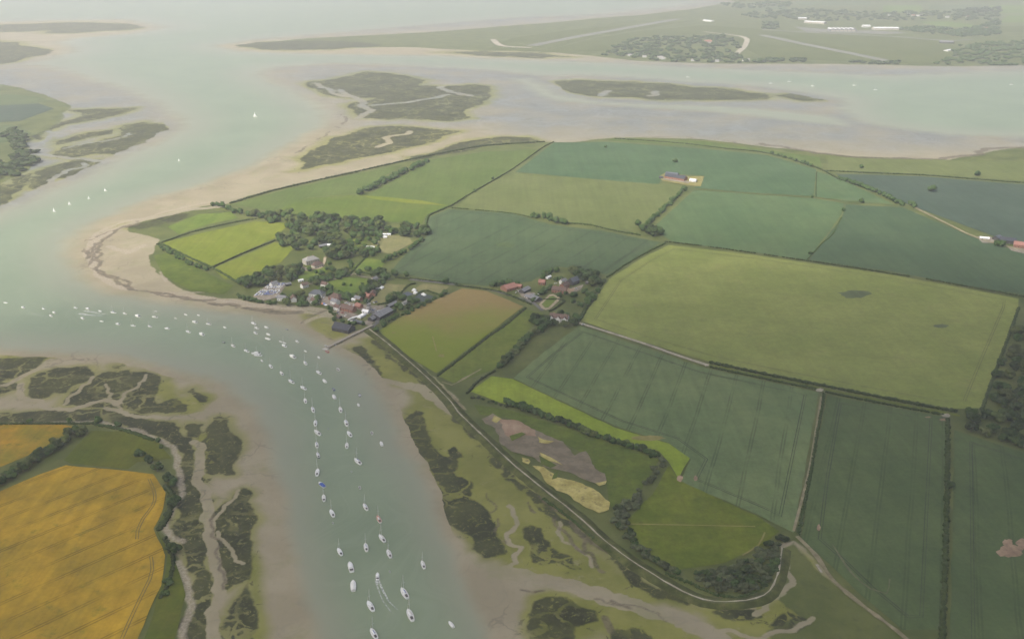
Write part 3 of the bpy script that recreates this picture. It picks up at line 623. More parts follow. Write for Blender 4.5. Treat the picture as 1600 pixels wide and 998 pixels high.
ribbon('path', [(676,526),(682,549)], 1.5, m_dry); ribbon('path', [(985,819),(1090,821),(1180,823)], 1.6, m_dry); ribbon('path', [(1195,832),(1185,852),(1160,868)], 1.5, m_dry)
ribbon('runway', [(1190,55),(1250,68),(1320,82),(1388,96)], 50, m_conc, curve=False, jit=.02); ribbon('runway', [(830,72),(900,58),(980,44),(1060,30)], 55, m_conc, curve=False, jit=.02)
ribbon('taxiway', [(1190,47),(1300,53),(1400,58),(1480,64),(1520,62)], 35, m_conc, jit=.02); ribbon('taxiway', [(1100,50),(1160,58),(1165,70),(1150,85)], 25, m_gravel, jit=.05); ribbon('taxiway', [(770,62),(785,72),(830,75)], 30, m_gravel, jit=.05)
sheet('apron', [(1240,42),(1290,46),(1400,50),(1420,52),(1380,54),(1260,50)], m_conc, .5)
for pl in ([(395,463),(420,443),(448,442),(436,465),(404,472)],[(505,462),(530,470),(528,480),(505,478),(500,470)],[(535,470),(560,475),(580,478),(600,478),(600,490),(570,488),(545,478)],[(525,482),(545,488),(560,492),(550,500),(530,494)],[(565,505),(582,497),(588,500),(578,510)],[(882,456),(895,450),(912,445),(908,452),(895,460)],[(1030,276),(1040,270),(1078,276),(1100,276),(1095,292),(1075,290),(1035,283)],[(1525,370),(1548,370),(1556,380),(1535,380)],[(1572,384),(1650,400),(1650,408),(1580,392)],[(806,452),(835,458),(848,472),(835,474),(815,464)],[(462,413),(480,420),(500,420),(510,408),(498,418),(480,424),(466,420)],[(565,482),(580,484),(588,491),(575,488)]):
    sheet('yard', pl, m_yard if pl[0][0] != 1030 else m_dry, .52, .6)
sheet('yard', [(862,452),(880,448),(892,452),(886,460),(866,458)], m_bare, .7); sheet('yard', [(884,455),(898,450),(896,456),(890,460)], m_pink, .85); sheet('yard', [(1036,279),(1078,284),(1076,287),(1036,281)], m_yard, .8)
sheet('arena', [(842,476),(858,461),(864,460),(874,465),(875,469),(860,483),(853,485),(846,482)], m_sandy, .7, .3); sheet('arena', [(846,476),(859,464),(864,463),(871,467),(857,481),(852,482)], m_lawn, .86, .3)
sheet('nursery_beds', [(646,463),(660,458),(678,464),(664,472),(650,470)], plain('netting', (.06, .075, .07), .9), .7); sheet('nursery_beds', [(628,460),(637,456),(646,460),(637,464)], plain('netting_blue', (.075, .085, .12), .9), .7)
# tractor lines along the edge of the ripe field
for off in (0, 2.2):
    L = [P(x, y) for x, y in [(231,748),(240,772),(237,790),(222,810),(213,830),(212,843)]]; ribbon('tractor_track', [(x + off, y) for x, y in L], .8, plain('wheel_rut', (.17, .13, .03), .95), .6, .3, world=True)
    L = [P(x, y) for x, y in [(234,870),(236,890),(232,905),(222,925),(205,960),(188,998)]]; ribbon('tractor_track', [(x + off, y) for x, y in L], .8, plain('wheel_rut', (.17, .13, .03), .95), .6, .3, world=True)

# sea wall: a grassed bank with a shingle path along its crest
SW = [(577,516),(598,532),(622,552),(660,585),(700,625),(720,650),(760,688),(800,726),(850,767),(900,806),(950,851),(1000,887),(1050,917),(1098,939),(1150,942),(1193,932),(1213,905),(1222,858)]
L = smooth_line(PP(SW), 7); mb = MB(); pv = MB()
for i, p in enumerate(L):
    d = (L[min(i + 1, len(L) - 1)] - L[max(i - 1, 0)]).normalized(); nn = Vector((-d.y, d.x))
    for o_, z_ in ((-7.5, .1), (-2.6, 2.0), (2.6, 2.0), (7.5, .1)):
        q = p + nn * (o_ + random.uniform(-.5, .5)); mb.v.append((q.x, q.y, z_))
    for o_ in (-.62, .62): q = p + nn * (o_ + random.uniform(-.42, .42)); pv.v.append((q.x, q.y, 2.06))
    if i:
        b = 4 * i
        for k in range(3): mb.f.append((b - 4 + k, b - 3 + k, b + 1 + k, b + k))
        b = 2 * i; pv.f.append((b - 2, b - 1, b + 1, b))
m_bank = m_field('bank_grass', c3(.052, .062, .016), c3(.092, .100, .030), 0, 0, patch=18, fine=.4, c3_=c3(.14, .125, .06), c3amt=.5)
sw = mb.build('sea_wall', m_bank); setp(sw, 'long low grassed sea wall bank carrying the shore path', 'sea wall')
pv.build('path', m_gravel, sw)

# ------------------------------------------------------------------ trees, hedges, woods
def tree_proto(i, mat):
    b = Blobs(); n = random.randint(11, 16)
    for k in range(n):
        a = random.uniform(0, 6.28); r = random.uniform(0, .66) ** .8; z = random.uniform(.48, 1.12)
        r *= 1.0 if z < .85 else .62
        s_ = random.uniform(.28, .44)
        c = (r * math.cos(a), r * math.sin(a), z)
        b.blob(c, (s_, s_, s_ * .82), True, .13); b.leaves(c, (s_, s_, s_ * .82), 55, .085)
    return b.mesh('crown', mat)
CROWNS = {'broad': [tree_proto(i, M_TREE) for i in range(6)], 'olive': [tree_proto(i, M_OLIVE) for i in range(4)], 'scrub': [tree_proto(i, M_SCRUB) for i in range(3)]}
tk = MB(); tk.tube((0, 0, -.02), (.02, 0, .34), .07, .05, 7); tk.tube((.02, 0, .34), (.28, .1, .74), .045, .02, 5); tk.tube((.02, 0, .34), (-.26, .16, .78), .045, .02, 5); tk.tube((.02, 0, .34), (.02, -.27, .82), .045, .02, 5); tk.tube((.02, 0, .34), (.0, .05, 1.0), .045, .015, 5)
tko = tk.build('trunk', M_BARK); TRUNK = tko.data; bpy.data.objects.remove(tko)
TREES = []   # x, y, radius, kind, label, group, name
def tr1(px, py, r, label, kind='broad', name='tree', group=None):
    x, y = P(px, py); TREES.append((x, y, r, kind, label, group, name))
def trpoly(px, n, r0, r1, label, group, kind='broad', name='tree', mixk=.32):
    pts = PP(px); a = np.array(pts); got = []; tries = 0
    while len(got) < n and tries < 6000:
        tries += 1
        x = random.uniform(a[:, 0].min(), a[:, 0].max()); y = random.uniform(a[:, 1].min(), a[:, 1].max())
        if not inside(np.array([x]), np.array([y]), pts)[0]: continue
        r = random.uniform(r0, r1)
        if any((x - u) ** 2 + (y - v) ** 2 < (.62 * (r + q)) ** 2 for u, v, q in got): continue
        got.append((x, y, r))
    for x, y, r in got: TREES.append((x, y, r * 1.32, ('olive' if kind == 'broad' else 'broad') if random.random() < mixk else kind, label, group, name))
def trline(px, n, r0, r1, label, group, kind='broad', jit=2.5, name='tree', mixk=.32):
    L = smooth_line(PP(px), 3)
    for i in range(n):
        p = L[int((i + random.uniform(.2, .8)) / n * (len(L) - 1))]
        TREES.append((p.x + random.uniform(-jit, jit), p.y + random.uniform(-jit, jit), random.uniform(r0, r1) * 1.15, ('olive' if kind == 'broad' else 'broad') if random.random() < mixk else kind, label, group, name))
trpoly([(432,374),(455,353),(400,347),(392,338),(440,336),(520,341),(600,348),(660,356),(668,368),(640,374),(600,366),(575,366),(556,382),(520,396),(500,388),(470,400),(448,394)], 105, 5.2, 8.2, 'dark green broadleaf tree in the large wood behind the village', 'trees of the village wood')
trline([(330,322),(350,324),(372,333),(400,340)], 11, 4, 6.5, 'dark tree in the row between the two pale meadows', 'trees between the meadows')
trpoly([(505,390),(550,386),(552,405),(515,407)], 13, 5, 7.5, 'dark tree in the clump beside the big pale house', 'trees beside the pale house')
trpoly([(568,390),(592,388),(592,403),(566,403)], 8, 4.5, 6.5, 'tree in the small clump below the village paddock', 'trees below the paddock')
trpoly([(370,445),(400,432),(430,422),(468,419),(472,434),(440,443),(402,448),(376,462)], 26, 5, 7.5, 'dark tree in the belt screening the dinghy park', 'trees screening the dinghy park')
trpoly([(485,440),(540,426),(542,434),(490,448)], 13, 4, 6, 'tree along the lane through the village gardens', 'trees along the garden lane')
trpoly([(436,464),(500,458),(520,478),(470,479),(437,477)], 30, 4, 6.2, 'tree on the village waterfront above the beach', 'trees on the waterfront')
trpoly([(590,426),(606,420),(604,440),(585,456),(565,470),(555,466)], 18, 4.5, 7, 'tall dark tree in the belt along the village lane', 'trees along the village lane')
trline([(500,462),(530,464),(550,470)], 11, 3.5, 5.5, 'tree behind the slate clubhouse roof', 'trees behind the clubhouse')
trline([(596,412),(625,398),(645,388),(662,374)], 12, 3.5, 5.5, 'tree lining the edge of the ridged green crop', 'trees lining the ridged crop')
trpoly([(598,482),(612,462),(622,462),(640,472),(612,484)], 10, 4.5, 6.5, 'dark tree beside the long grey shed', 'trees beside the grey shed')
trpoly([(445,418),(480,422),(520,412),(560,412),(590,430),(560,432),(520,428),(480,438),(450,436)], 24, 2.6, 4.2, 'small garden tree below the pale manor house', 'manor garden trees', mixk=.5)
trpoly([(520,396),(545,378),(575,366),(600,366),(592,384),(560,392),(535,404)], 22, 3, 5, 'tree scattered through the paddocks beside the village wood', 'paddock trees by the wood', mixk=.45)
trpoly([(500,448),(545,464),(575,472),(560,478),(520,466),(495,458)], 16, 3, 5, 'garden tree behind the village roofs', 'garden trees behind village roofs', mixk=.4)
trpoly([(606,470),(640,466),(655,475),(640,486),(612,488)], 16, 3, 5, 'garden tree between grey shed and nursery beds', 'garden trees by the nursery beds', mixk=.6)
trline([(515,484),(520,494),(530,502),(548,507),(575,507)], 9, 2.4, 3.8, 'small tree along the shore yard wall', 'shore yard trees')
trline([(370,462),(384,468),(410,474),(436,476)], 12, 2.4, 4, 'low tree along the beach edge of the dinghy park', 'dinghy park beach trees')
trline([(590,518),(612,500),(645,486),(700,458)], 16, 2.8, 4.5, 'small tree in the thick hedge above the jetty field', 'small trees above the jetty field', mixk=.5)
for i, (x, y, r) in enumerate([(618, 431, 6.5), (635, 432, 5.5), (697, 443, 6)]): tr1(x, y, r, ['large tree at the village corner of the ridged crop', 'second tree from the village corner of the ridged crop', 'round tree above the brown meadow, on the lane'][i])
trpoly([(878,418),(905,424),(930,428),(937,446),(915,448),(900,432)], 15, 5, 7.5, 'dark tree in the grove behind the brick farm hamlet', 'trees behind the hamlet')
trline([(845,434),(856,428),(872,424)], 6, 4, 5, 'tree along the garden behind the hamlet cottages', 'hamlet garden trees')
trline([(904,457),(922,462),(918,478)], 5, 4, 5.5, 'tree beside the hamlet paddock', 'hamlet paddock trees'); trline([(772,447),(790,444),(815,446)], 6, 4, 5.5, 'tree behind the pink roofed barn', 'trees behind the pink barn')
trline([(848,462),(850,458),(828,474)], 4, 3.8, 5, 'tree among the grey farm sheds', 'trees among the sheds')
trpoly([(870,487),(902,490),(908,503),(900,512),(880,512),(870,500)], 9, 4, 6, 'tree round the white gabled house by the pale track', 'trees round the gabled house')
trpoly([(830,500),(862,497),(868,510),(832,512)], 10, 4.5, 6, 'dark tree in the copse left of the white gabled house', 'copse trees by the gabled house')
trline([(850,512),(825,530),(800,555),(778,578)], 17, 4, 6.5, 'tree in the belt running down from the gabled house', 'tree belt below the gabled house')
trpoly([(1498,655),(1530,645),(1560,575),(1590,520),(1650,500),(1650,722),(1600,702),(1550,688),(1498,672)], 82, 4.6, 7.4, 'large tree in the wood at the right edge', 'trees of the right hand wood', mixk=.55)
trpoly([(988,352),(1028,356),(1040,372),(1010,370)], 9, 5, 7.5, 'dark tree in the clump where the field hedges meet', 'trees where hedges meet')
trpoly([(828,338),(855,340),(886,350),(870,353)], 9, 4.5, 6.5, 'tree in the clump along the ridged crop top edge', 'trees on the ridged crop edge')
trline([(1000,360),(1030,335),(1072,294)], 26, 3.8, 5.5, 'tree in the belt leading up to the lone farmstead', 'tree belt to the farmstead')
trline([(562,303),(600,285),(640,266),(660,256),(668,252)], 44, 4.5, 6.8, 'dark tree in the strip between the two far pastures', 'trees of the pasture strip', jit=6)
trline([(-30,775),(20,742),(60,716),(100,692),(134,674)], 34, 4.2, 6.3, 'dense dark tree in the belt between the two golden fields', 'trees between the golden fields', jit=5)
for x, y, r, l in [(220,712,6,'dark round tree at the upper corner of the golden field'),(233,722,5.6,'dark tree second down the golden field shore edge'),(246,736,6.2,'dark tree third down the golden field shore edge'),(262,752,7,'large dark tree fourth down the golden field shore edge'),(270,758,4.5,'smaller tree tucked beside the fourth shore edge tree'),(273,790,8,'big round tree alone on the shore bend'),(272,864,7.2,'big round tree standing between the two white shingle coves'),(263,912,4.5,'low dark tree below the shingle coves'),(258,930,4,'lowest dark bush like tree beside golden field'),
 (47,661,4,'small tree on shore hedge, leftmost of its row'),(110,659,4.2,'round tree on shore hedge left of centre'),(155,659,4.8,'round tree where shore hedge meets the beach path'),(185,667,4.2,'round tree beside the pale beach path'),(246,690,3.2,'small tree by the beach path bend'),(253,700,3,'second small tree by the beach path bend'),
 (1139,762,0,''),(1346,317,6,'round tree alone on the pale field path'),(1268,309,4,'small tree at the foot of the thin ditch'),(1318,330,5,'tall tree at the upper end of the field ditch'),(1266,398,4.2,'small round tree at the lower end of the field ditch'),(1456,299,9,'oval tree clump alone in the blue green field'),(1054,254,6.5,'low tree clump alone in the far green field'),(946,231,4.5,'tiny lone tree near the far hedge'),(1345,263,6,'low clump in the far pale pasture'),(1527,275,8,'dark clump on the far right hedge'),(1484,763,5,'round bush on the long straight field hedge'),(574,451,3,'lone garden tree on the village green'),(537,446,3.4,'small dark tree on the village lawn'),(549,447,2.8,'second small tree on the village lawn'),(566,445,2.6,'smallest tree on the village lawn'),(742,300,4,'tree on the thin diagonal hedge, upper one'),(770,280,3.5,'tree on the thin diagonal hedge, topmost one')]:
    if r: tr1(x, y, r, l)
trline([(1556,384),(1570,386)], 4, 5, 7, 'dark tree among the right hand farm buildings', 'right farm trees')
trline([(250,387),(275,400),(300,415),(322,424)], 15, 3.5, 5.2, 'bushy tree beside the meadow near the tidal pool', 'trees near the tidal pool')
trline([(1205,240),(1275,262)], 10, 3.5, 5, 'small tree on the far shore hedge', 'far shore hedge trees'); trline([(1310,280),(1340,290),(1370,302),(1412,322)], 26, 3.8, 5.8, 'tree in the dark diagonal belt between the green fields', 'diagonal tree belt'); trline([(1424,320),(1432,325)], 3, 5, 6, 'tree at the head of the farm track', 'farm track trees')
trpoly([(846,440),(868,436),(900,446),(905,462),(880,472),(866,462),(846,462)], 16, 2.6, 4.2, 'small garden tree among the hamlet houses', 'hamlet house garden trees', mixk=.5)
trline([(895,472),(910,480),(925,470),(935,455)], 8, 3, 4.6, 'tree round the edge of the hamlet paddock', 'hamlet paddock edge trees')
BUSH = 'bush'
trpoly([(955,800),(985,778),(1010,760),(1000,785),(975,812),(985,825),(975,830),(955,815)], 16, 2.6, 4.2, 'grey green bush in the scrub beside the ponds', 'pond scrub bushes', 'scrub', BUSH)
trline([(978,832),(1000,855),(1030,880),(1060,897)], 20, 2.5, 4.4, 'bush in the thicket between sea wall and pasture', 'sea wall thicket bushes', 'scrub', 4, BUSH, .5)
trpoly([(1080,898),(1130,892),(1170,875),(1195,850),(1222,838),(1214,890),(1196,918),(1150,930),(1100,918)], 58, 2.5, 4.6, 'grey green bush in the scrub inside the sea wall bend', 'scrub bushes in the sea wall bend', 'scrub', BUSH, .45)
trline([(795,632),(860,655),(930,682),(985,700),(1032,716)], 40, 3.2, 5.4, 'dark tree in the tall hedge above the ponds', 'tall hedge trees above the ponds', jit=1.8)
trline([(1034,720),(1020,745),(1000,770)], 8, 2.8, 4, 'bush below the corner of the tall pond hedge', 'pond corner bushes', 'scrub', 3, BUSH)
trline([(740,622),(770,630),(795,635)], 8, 2, 3, 'low bush at the upper end of the pond hedge', 'pond hedge bushes', 'scrub', 2, BUSH)
CLEAR = [P(x, y + d) for x, y in [(874,501),(866,500),(882,503),(496,461),(489,460),(503,463),(525,469),(544,487),(537,485),(551,488),(459,470),(441,469),(486,411),(495,416),(508,448),(583,462),(560,470),(428,447),(476,449),(485,471),(505,386),(515,385),(574,388),(580,388),(604,369),(874,457),(882,450),(847,444),(896,443),(597,494),(608,490),(539,516),(524,475),(509,475),(565,495),(528,484),(420,455),(432,450),(410,464),(585,440),(632,475),(612,478)] for d in (0, 3)]
TREES = [t for t in TREES if all((t[0] - x) ** 2 + (t[1] - y) ** 2 > (4.5 + t[2] * .7) ** 2 for x, y in CLEAR)]
def psize(t): return t[2] / math.sqrt(t[0] ** 2 + t[1] ** 2 + H * H)
seen = [t for t in TREES if t[6] == 'tree']; seen.sort(key=psize, reverse=True)
indiv = seen[:300]
rest = seen[300:]
for k, (x, y, r, kind, label, group, name) in enumerate(indiv + [t for t in TREES if t[6] == BUSH]):
    o = empty(name, (x, y, 0), random.uniform(0, 6.28)); sq = random.uniform(.8, 1.05) if name == 'tree' else random.uniform(.6, .8)
    o.scale = (r, r, r * sq); setp(o, label, name, group)
    link_mesh('crown', CROWNS[kind][k % len(CROWNS[kind])], o)
    link_mesh('trunk', TRUNK, o)
def wood_mesh(name, items, label, mat=M_TREE, hi=True, wide=1.0):
    b = Blobs()
    for x, y, r in items:
        for k in range(6):
            a = random.uniform(0, 6.28); q = random.uniform(0, .6) * r; s_ = r * random.uniform(.42, .6)
            b.blob((x + q * wide * math.cos(a), y + q * wide * math.sin(a), r * random.uniform(.45, 1.0)), (s_ * wide, s_ * wide, s_ * .95), hi, .17)
    o = link_mesh(name, b.mesh(name, mat)); return setp(o, label, 'woodland', kind='stuff')
if rest: wood_mesh('woodland', [(x, y, r) for x, y, r, *_ in rest], 'dark green trees massed in the distant woods and hedge belts')
def wood(px, n, r0, r1, label, mat=M_TREE):
    pts = PP(px); a = np.array(pts); items = []; tries = 0
    while len(items) < n and tries < 20000:
        tries += 1
        x = random.uniform(a[:, 0].min(), a[:, 0].max()); y = random.uniform(a[:, 1].min(), a[:, 1].max())
        if inside(np.array([x]), np.array([y]), pts)[0]: items.append((x, y, random.uniform(r0, r1)))
    wood_mesh('woodland', items, label, mat, False, 2.1)
wood([(-150,255),(0,255),(40,234),(62,240),(62,258),(30,275),(-150,300)], 150, 6, 9, 'dark wood on the far left shore')
wood([(5,212),(22,205),(45,225),(30,236)], 25, 6, 9, 'dark copse beside the far left marsh')
wood([(940,86),(960,74),(975,66),(990,62),(1000,58),(1100,58),(1110,56),(1130,55),(1150,66),(1158,74),(1150,84),(1170,92),(1215,96),(1200,99),(1120,99),(1000,95)], 330, 6, 9, 'hazy dark wood round the church on the far shore')
wood([(1460,102),(1480,85),(1500,72),(1540,66),(1700,62),(1700,104)], 330, 6, 9, 'hazy dark wood on the far shore at the right')
wood([(1395,48),(1440,42),(1500,46),(1540,40),(1560,30),(1560,56),(1500,58),(1460,54),(1420,49)], 190, 7, 10, 'hazy wood right of the airfield hangars')
wood([(1150,26),(1200,14),(1290,16),(1370,20),(1470,18),(1560,22),(1560,32),(1430,32),(1350,34),(1260,32),(1200,30)], 300, 7, 11, 'hazy trees behind the airfield hangars')
wood([(1192,36),(1216,36),(1216,46),(1192,46)], 24, 7, 10, 'hazy tree clump at the left end of the airfield apron')
for i, px in enumerate([[(1120,8),(1200,3),(1240,5),(1230,12),(1160,14)], [(1480,16),(1560,12),(1570,20),(1500,22)]]): wood(px, 60, 8, 12, ['hazy trees along the far top shoreline', 'hazy trees among the far top fields'][i])
for i, px in enumerate([[(1200,92),(1222,93),(1222,97),(1200,97)], [(1238,93),(1258,94),(1260,97),(1238,97)], [(1330,97),(1405,97),(1405,101),(1330,101)]]): wood(px, 30, 5, 8, ['low trees on the far shore below the grass runway', 'low tree clump on the far shore mid way', 'long low thicket on the far shore'][i])

def hedge(px, h, wd, label, gap=.0, mat=M_HEDGE, hi=True):
    L = smooth_line(PP(px), 1.0); b = Blobs(); acc = 0; last = None; i = 0
    far = math.hypot(L[0].x, L[0].y) > 1500
    step = max(h * .55, 1.2) * (1.5 if far else 1)
    for p in L:
        if last is not None and (p - last).length < step: continue
        last = p
        if mnoise.noise((p.x / 25, p.y / 25, 1)) * .5 + .5 < gap: continue
        k = max(1, int(wd / (h * 1.5) + .5))
        for j in range(k):
            s_ = random.uniform(.7, 1.25); o_ = (random.uniform(-.5, .5) if k > 1 else random.uniform(-.15, .15)) * wd
            b.blob((p.x + random.uniform(-.3, .3) * h, p.y + o_ * .8, h * .42), (max(h * .62, wd / k * .55) * s_, max(h * .62, wd / k * .55) * s_, h * .55 * s_), hi and not far, .18)
    if not b.V: return
    setp(link_mesh('hedge', b.mesh('hedge', mat)), label, 'hedge')
HED = [
 ([(360,318),(420,300),(470,288),(560,268),(640,250),(700,238),(760,228),(850,222)],3.2,6,'long ragged hedge along the northern shore of the peninsula',.2),
 ([(705,322),(740,300),(800,265),(845,233),(865,222)],2.4,3,'thin diagonal hedge between two pale far pastures',.1),
 ([(665,368),(668,340),(685,330),(705,322)],3,5,'short hedge curving up from the village wood',.0),
 ([(705,325),(750,329),(800,334),(830,340)],2.4,3,'low hedge left along the top of the ridged crop',.3),
 ([(885,349),(920,352),(960,361),(1000,368)],3,4,'low hedge right along the top of the ridged crop',.05),
 ([(1040,378),(1100,385),(1180,396),(1262,408)],2.6,3,'patchy hedge above the big yellow green field, left half',.3),
 ([(1262,408),(1330,418),(1420,432),(1500,446),(1700,482)],2.6,3,'patchy hedge above the big yellow green field, right half',.3),
 ([(1262,405),(1285,380),(1300,367),(1315,340)],1.2,2,'thin ditch hedge between two green fields, near one',.2),
 ([(1275,308),(1276,268)],1.2,2,'thin ditch hedge between two green fields, far one',.2),
 ([(960,217),(1060,224),(1130,232),(1200,240),(1275,262),(1310,280)],2.6,5,'hedge along the top of the far green field',.15),
 ([(1285,267),(1350,270),(1440,274),(1520,280),(1600,286),(1800,298)],2.6,5,'hedge between pale pasture and blue green field',.1),
 ([(1110,567),(1190,584),(1280,602),(1380,622),(1492,643)],2.8,4,'straight dark hedge on the upper side of the sunken lane',.0),
 ([(1110,574),(1190,591),(1274,608)],2.4,3,'straight hedge on the lower side of the lane, left length',.0),
 ([(1290,613),(1380,631),(1472,648)],2.4,3,'straight hedge on the lower side of the lane, right length',.0),
 ([(949,433),(975,415),(1002,399),(1040,380)],2,3,'thin hedge between ridged crop and yellow green field',.0),
 ([(907,498),(925,465),(945,438)],3.2,4,'bushy hedge between hamlet paddock and yellow green field',.1),
 ([(683,588),(720,560),(760,529),(790,508),(821,482)],2.6,3,'dark straight hedge between brown meadow and narrow paddock',.0),
 ([(712,446),(770,454),(800,463),(830,476)],2.2,3,'hedge along the lane above the brown meadow',.0),
 ([(618,434),(660,438),(712,444)],2.2,3,'hedge below the ridged crop along the lane',.0),
 ([(850,468),(880,470),(868,482),(858,487)],2,3,'hedge beside the horse arena',.1),
 ([(772,580),(745,598),(730,615)],2,3,'hedge end below the tree belt, beside the paddock',.3),
 ([(1288,616),(1278,670),(1268,730),(1248,834)],1.6,4,'rough grassy hedge strip between two dark green fields',.1),
 ([(1481,655),(1480,750),(1477,860),(1472,1010)],2.6,3.5,'long straight hedge down the right of the photo',.05),
 ([(1592,480),(1578,520),(1560,568),(1534,640)],1.4,3,'thin hedge on the right of the yellow green field',.0),
 ([(250,380),(290,400),(332,419),(370,441)],2.4,4,'hedge along the lower side of the two pale meadows',.0),
 ([(330,419),(380,396),(430,376)],2,3,'hedge dividing the two pale meadows',.0),
 ([(246,382),(300,363),(360,349),(400,342)],2.4,4,'hedge along the upper side of the pale meadow',.05),
 ([(-40,663),(60,662),(100,662),(150,662)],2,3,'low shore hedge above the golden field',.0),
 ([(545,430),(572,402),(592,384)],2,3,'garden hedge between two village lawns',.0),
 ([(545,420),(570,427),(592,431)],2,3,'garden hedge below the square village lawn',.0),
 ([(640,470),(662,455),(690,462)],2,3,'hedge round the nursery beds',.0),
 ([(592,476),(615,470),(637,447),(650,443)],2.2,3,'hedge right of the marquee lawn',.0),
 ([(575,474),(597,448)],2.4,3,'hedge left of the marquee lawn',.0),
 ([(248,828),(262,808),(268,775),(258,760)],2.4,5,'bramble hedge round the golden field shore bend',.1),
 ([(258,842),(270,870),(266,905),(250,935)],2,5,'bramble hedge below the big round shore tree',.25),
 ([(150,664),(175,668),(205,676),(240,688)],2,4,'scrubby hedge beside the pale beach path',.2),
 ([(1040,895),(1080,912),(1120,930),(1160,932),(1195,918)],1.6,4,'dark reedy hedge in the ditch behind the sea wall',.0),
 ([(850,780),(900,817),(950,858),(975,875)],1.4,3,'reedy hedge along the landward foot of the sea wall',.2),
]
for px, h, wd, lab, gp in HED: hedge(px, h, wd, lab, gp)

# ------------------------------------------------------------------ buildings
M_WHITE = plain('white_render', (.70, .69, .65), .8); M_BRICK = plain('red_brick', (.30, .15, .10), .9); M_STONE = plain('pale_stone', (.46, .42, .35), .9)
M_BOARD = plain('dark_boarding', (.07, .065, .06), .9); M_GLASS = plain('window_glass', (.03, .035, .04), .15, spec=.5); M_DOOR = plain('painted_door', (.10, .13, .12), .6)
M_SLATE = plain('slate_roof', (.095, .105, .120), .7, .2, .8); M_TILE = plain('brown_tile_roof', (.145, .095, .075), .85, .2, .8); M_RED = plain('red_tile_roof', (.34, .165, .125), .85, .2, .8); M_GREY = plain('grey_sheet_roof', (.20, .20, .205), .7, .2, .5); M_WROOF = plain('white_sheet_roof', (.74, .74, .72), .6, .06); M_DARKR = plain('black_roof', (.055, .058, .068), .8, .2, .6); M_PALER = plain('pale_slate_roof', (.30, .285, .26), .8, .2, .8)
def building(name, cat, label, px, py, vx, vy, Ln, Wd, hw, hr, wall, roof, hip=False, wins=3, chim=1, door=True, group=None, upper=False):
    x, y = P(px, py); rz = hdg(px, py, vx, vy)
    o = setp(empty(name, (x, y, .1), rz), label, cat, group); l, w_ = Ln / 2, Wd / 2
    m = MB(); m.add([(-l, -w_, 0), (l, -w_, 0), (l, w_, 0), (-l, w_, 0), (-l, -w_, hw), (l, -w_, hw), (l, w_, hw), (-l, w_, hw)], [(0, 1, 5, 4), (1, 2, 6, 5), (2, 3, 7, 6), (3, 0, 4, 7)])
    if not hip: m.add([(-l, -w_, hw), (-l, w_, hw), (-l, 0, hw + hr - .15), (l, -w_, hw), (l, w_, hw), (l, 0, hw + hr - .15)], [(0, 2, 1), (3, 4, 5)])
    m.build('wall', wall, o)
    e = .45; rl = l + e; rw = w_ + e; zb = hw - .12; zt = hw + hr; rid = max(l - w_, .1) if hip else rl
    r = MB()
    for dz in (0, -.22):
        r.v += [(-rl, -rw, zb + dz), (rl, -rw, zb + dz), (rl, rw, zb + dz), (-rl, rw, zb + dz), (-rid, 0, zt + dz), (rid, 0, zt + dz)]
    r.f += [(0, 1, 5, 4), (2, 3, 4, 5)] + ([(1, 2, 5), (3, 0, 4)] if hip else []) + [(6, 10, 11, 7), (8, 11, 10, 9)] + ([(7, 11, 8), (9, 10, 6)] if hip else [])
    r.f += [(0, 6, 7, 1), (2, 8, 9, 3)] + ([(1, 7, 8, 2), (3, 9, 6, 0)] if hip else [(1, 7, 11, 5), (5, 11, 8, 2), (3, 9, 10, 4), (4, 10, 6, 0)])
    ro = r.build('roof', roof, o)
    for k in range(chim):
        cx = (-.6 + 1.2 * k) * l * (.6 if hip else 1)
        MB().box(cx - .4, -.4, zt - 1.0, cx + .4, .4, zt + 1.0).build('chimney', M_BRICK, ro)
    for s_ in (-1, 1):
        for f_ in ((0, 1) if upper else (0,)):
            for k in range(wins):
                cx = -l + (k + .5) * Ln / wins
                if door and s_ < 0 and f_ == 0 and k == wins // 2:
                    MB().box(cx - .5, -w_ - .06, 0, cx + .5, -w_ + .05, 2.1).build('door', M_DOOR, o); continue
                z0 = .9 + 2.6 * f_
                a, b = sorted((s_ * (w_ + .05), s_ * (w_ - .05))); MB().box(cx - .65, a, z0, cx + .65, b, z0 + 1.2).build('window', M_GLASS, o)
    return o
B = building
B('clubhouse','clubhouse','slate hipped roof clubhouse on the village waterfront',496,462,1,.12,20,12,4.5,4.5,M_WHITE,M_SLATE,True,5,0)
B('house','house','brown hipped roof house right of the slate clubhouse',525,468,1,.15,17,11,4.8,4.5,M_BRICK,M_TILE,True,4,1,upper=True)
B('inn','inn','long brown roofed inn beside the village yard',544,486,1,.22,21,9,4.8,4,M_BRICK,M_TILE,False,5,2,upper=True)
B('boat_shed','boat shed','large dark boat shed beside the jetty',537,516,1,.22,25,15,4.5,5,M_BOARD,M_DARKR,False,4,0)
B('boat_shed','boat shed','long grey roofed workshop beside the jetty field hedge',597,494,1,-.55,30,14,5,3.5,M_BOARD,M_GREY,False,5,0)
B('boat_shed','boat shed','lower grey roofed workshop behind the jetty head',585,499,1,-.55,18,8,4,2.5,M_BOARD,M_GREY,False,3,0)
B('house','house','white rendered house behind the waterfront patio',524,475,1,.3,11,8,5,3,M_WHITE,M_GREY,False,3,1,upper=True)
B('cottage','cottage','white cottage among waterfront trees, left one',441,469,1,.1,12,7,4.5,3,M_WHITE,M_GREY,False,3,1)
B('cottage','cottage','white gabled cottage among waterfront trees, middle one',459,470,.3,1,11,7,4.5,3.5,M_WHITE,M_TILE,False,3,1)
B('cottage','cottage','small cottage under trees below the slate clubhouse',485,471,1,-.4,10,7,4,3,M_STONE,M_PALER,False,3,1)
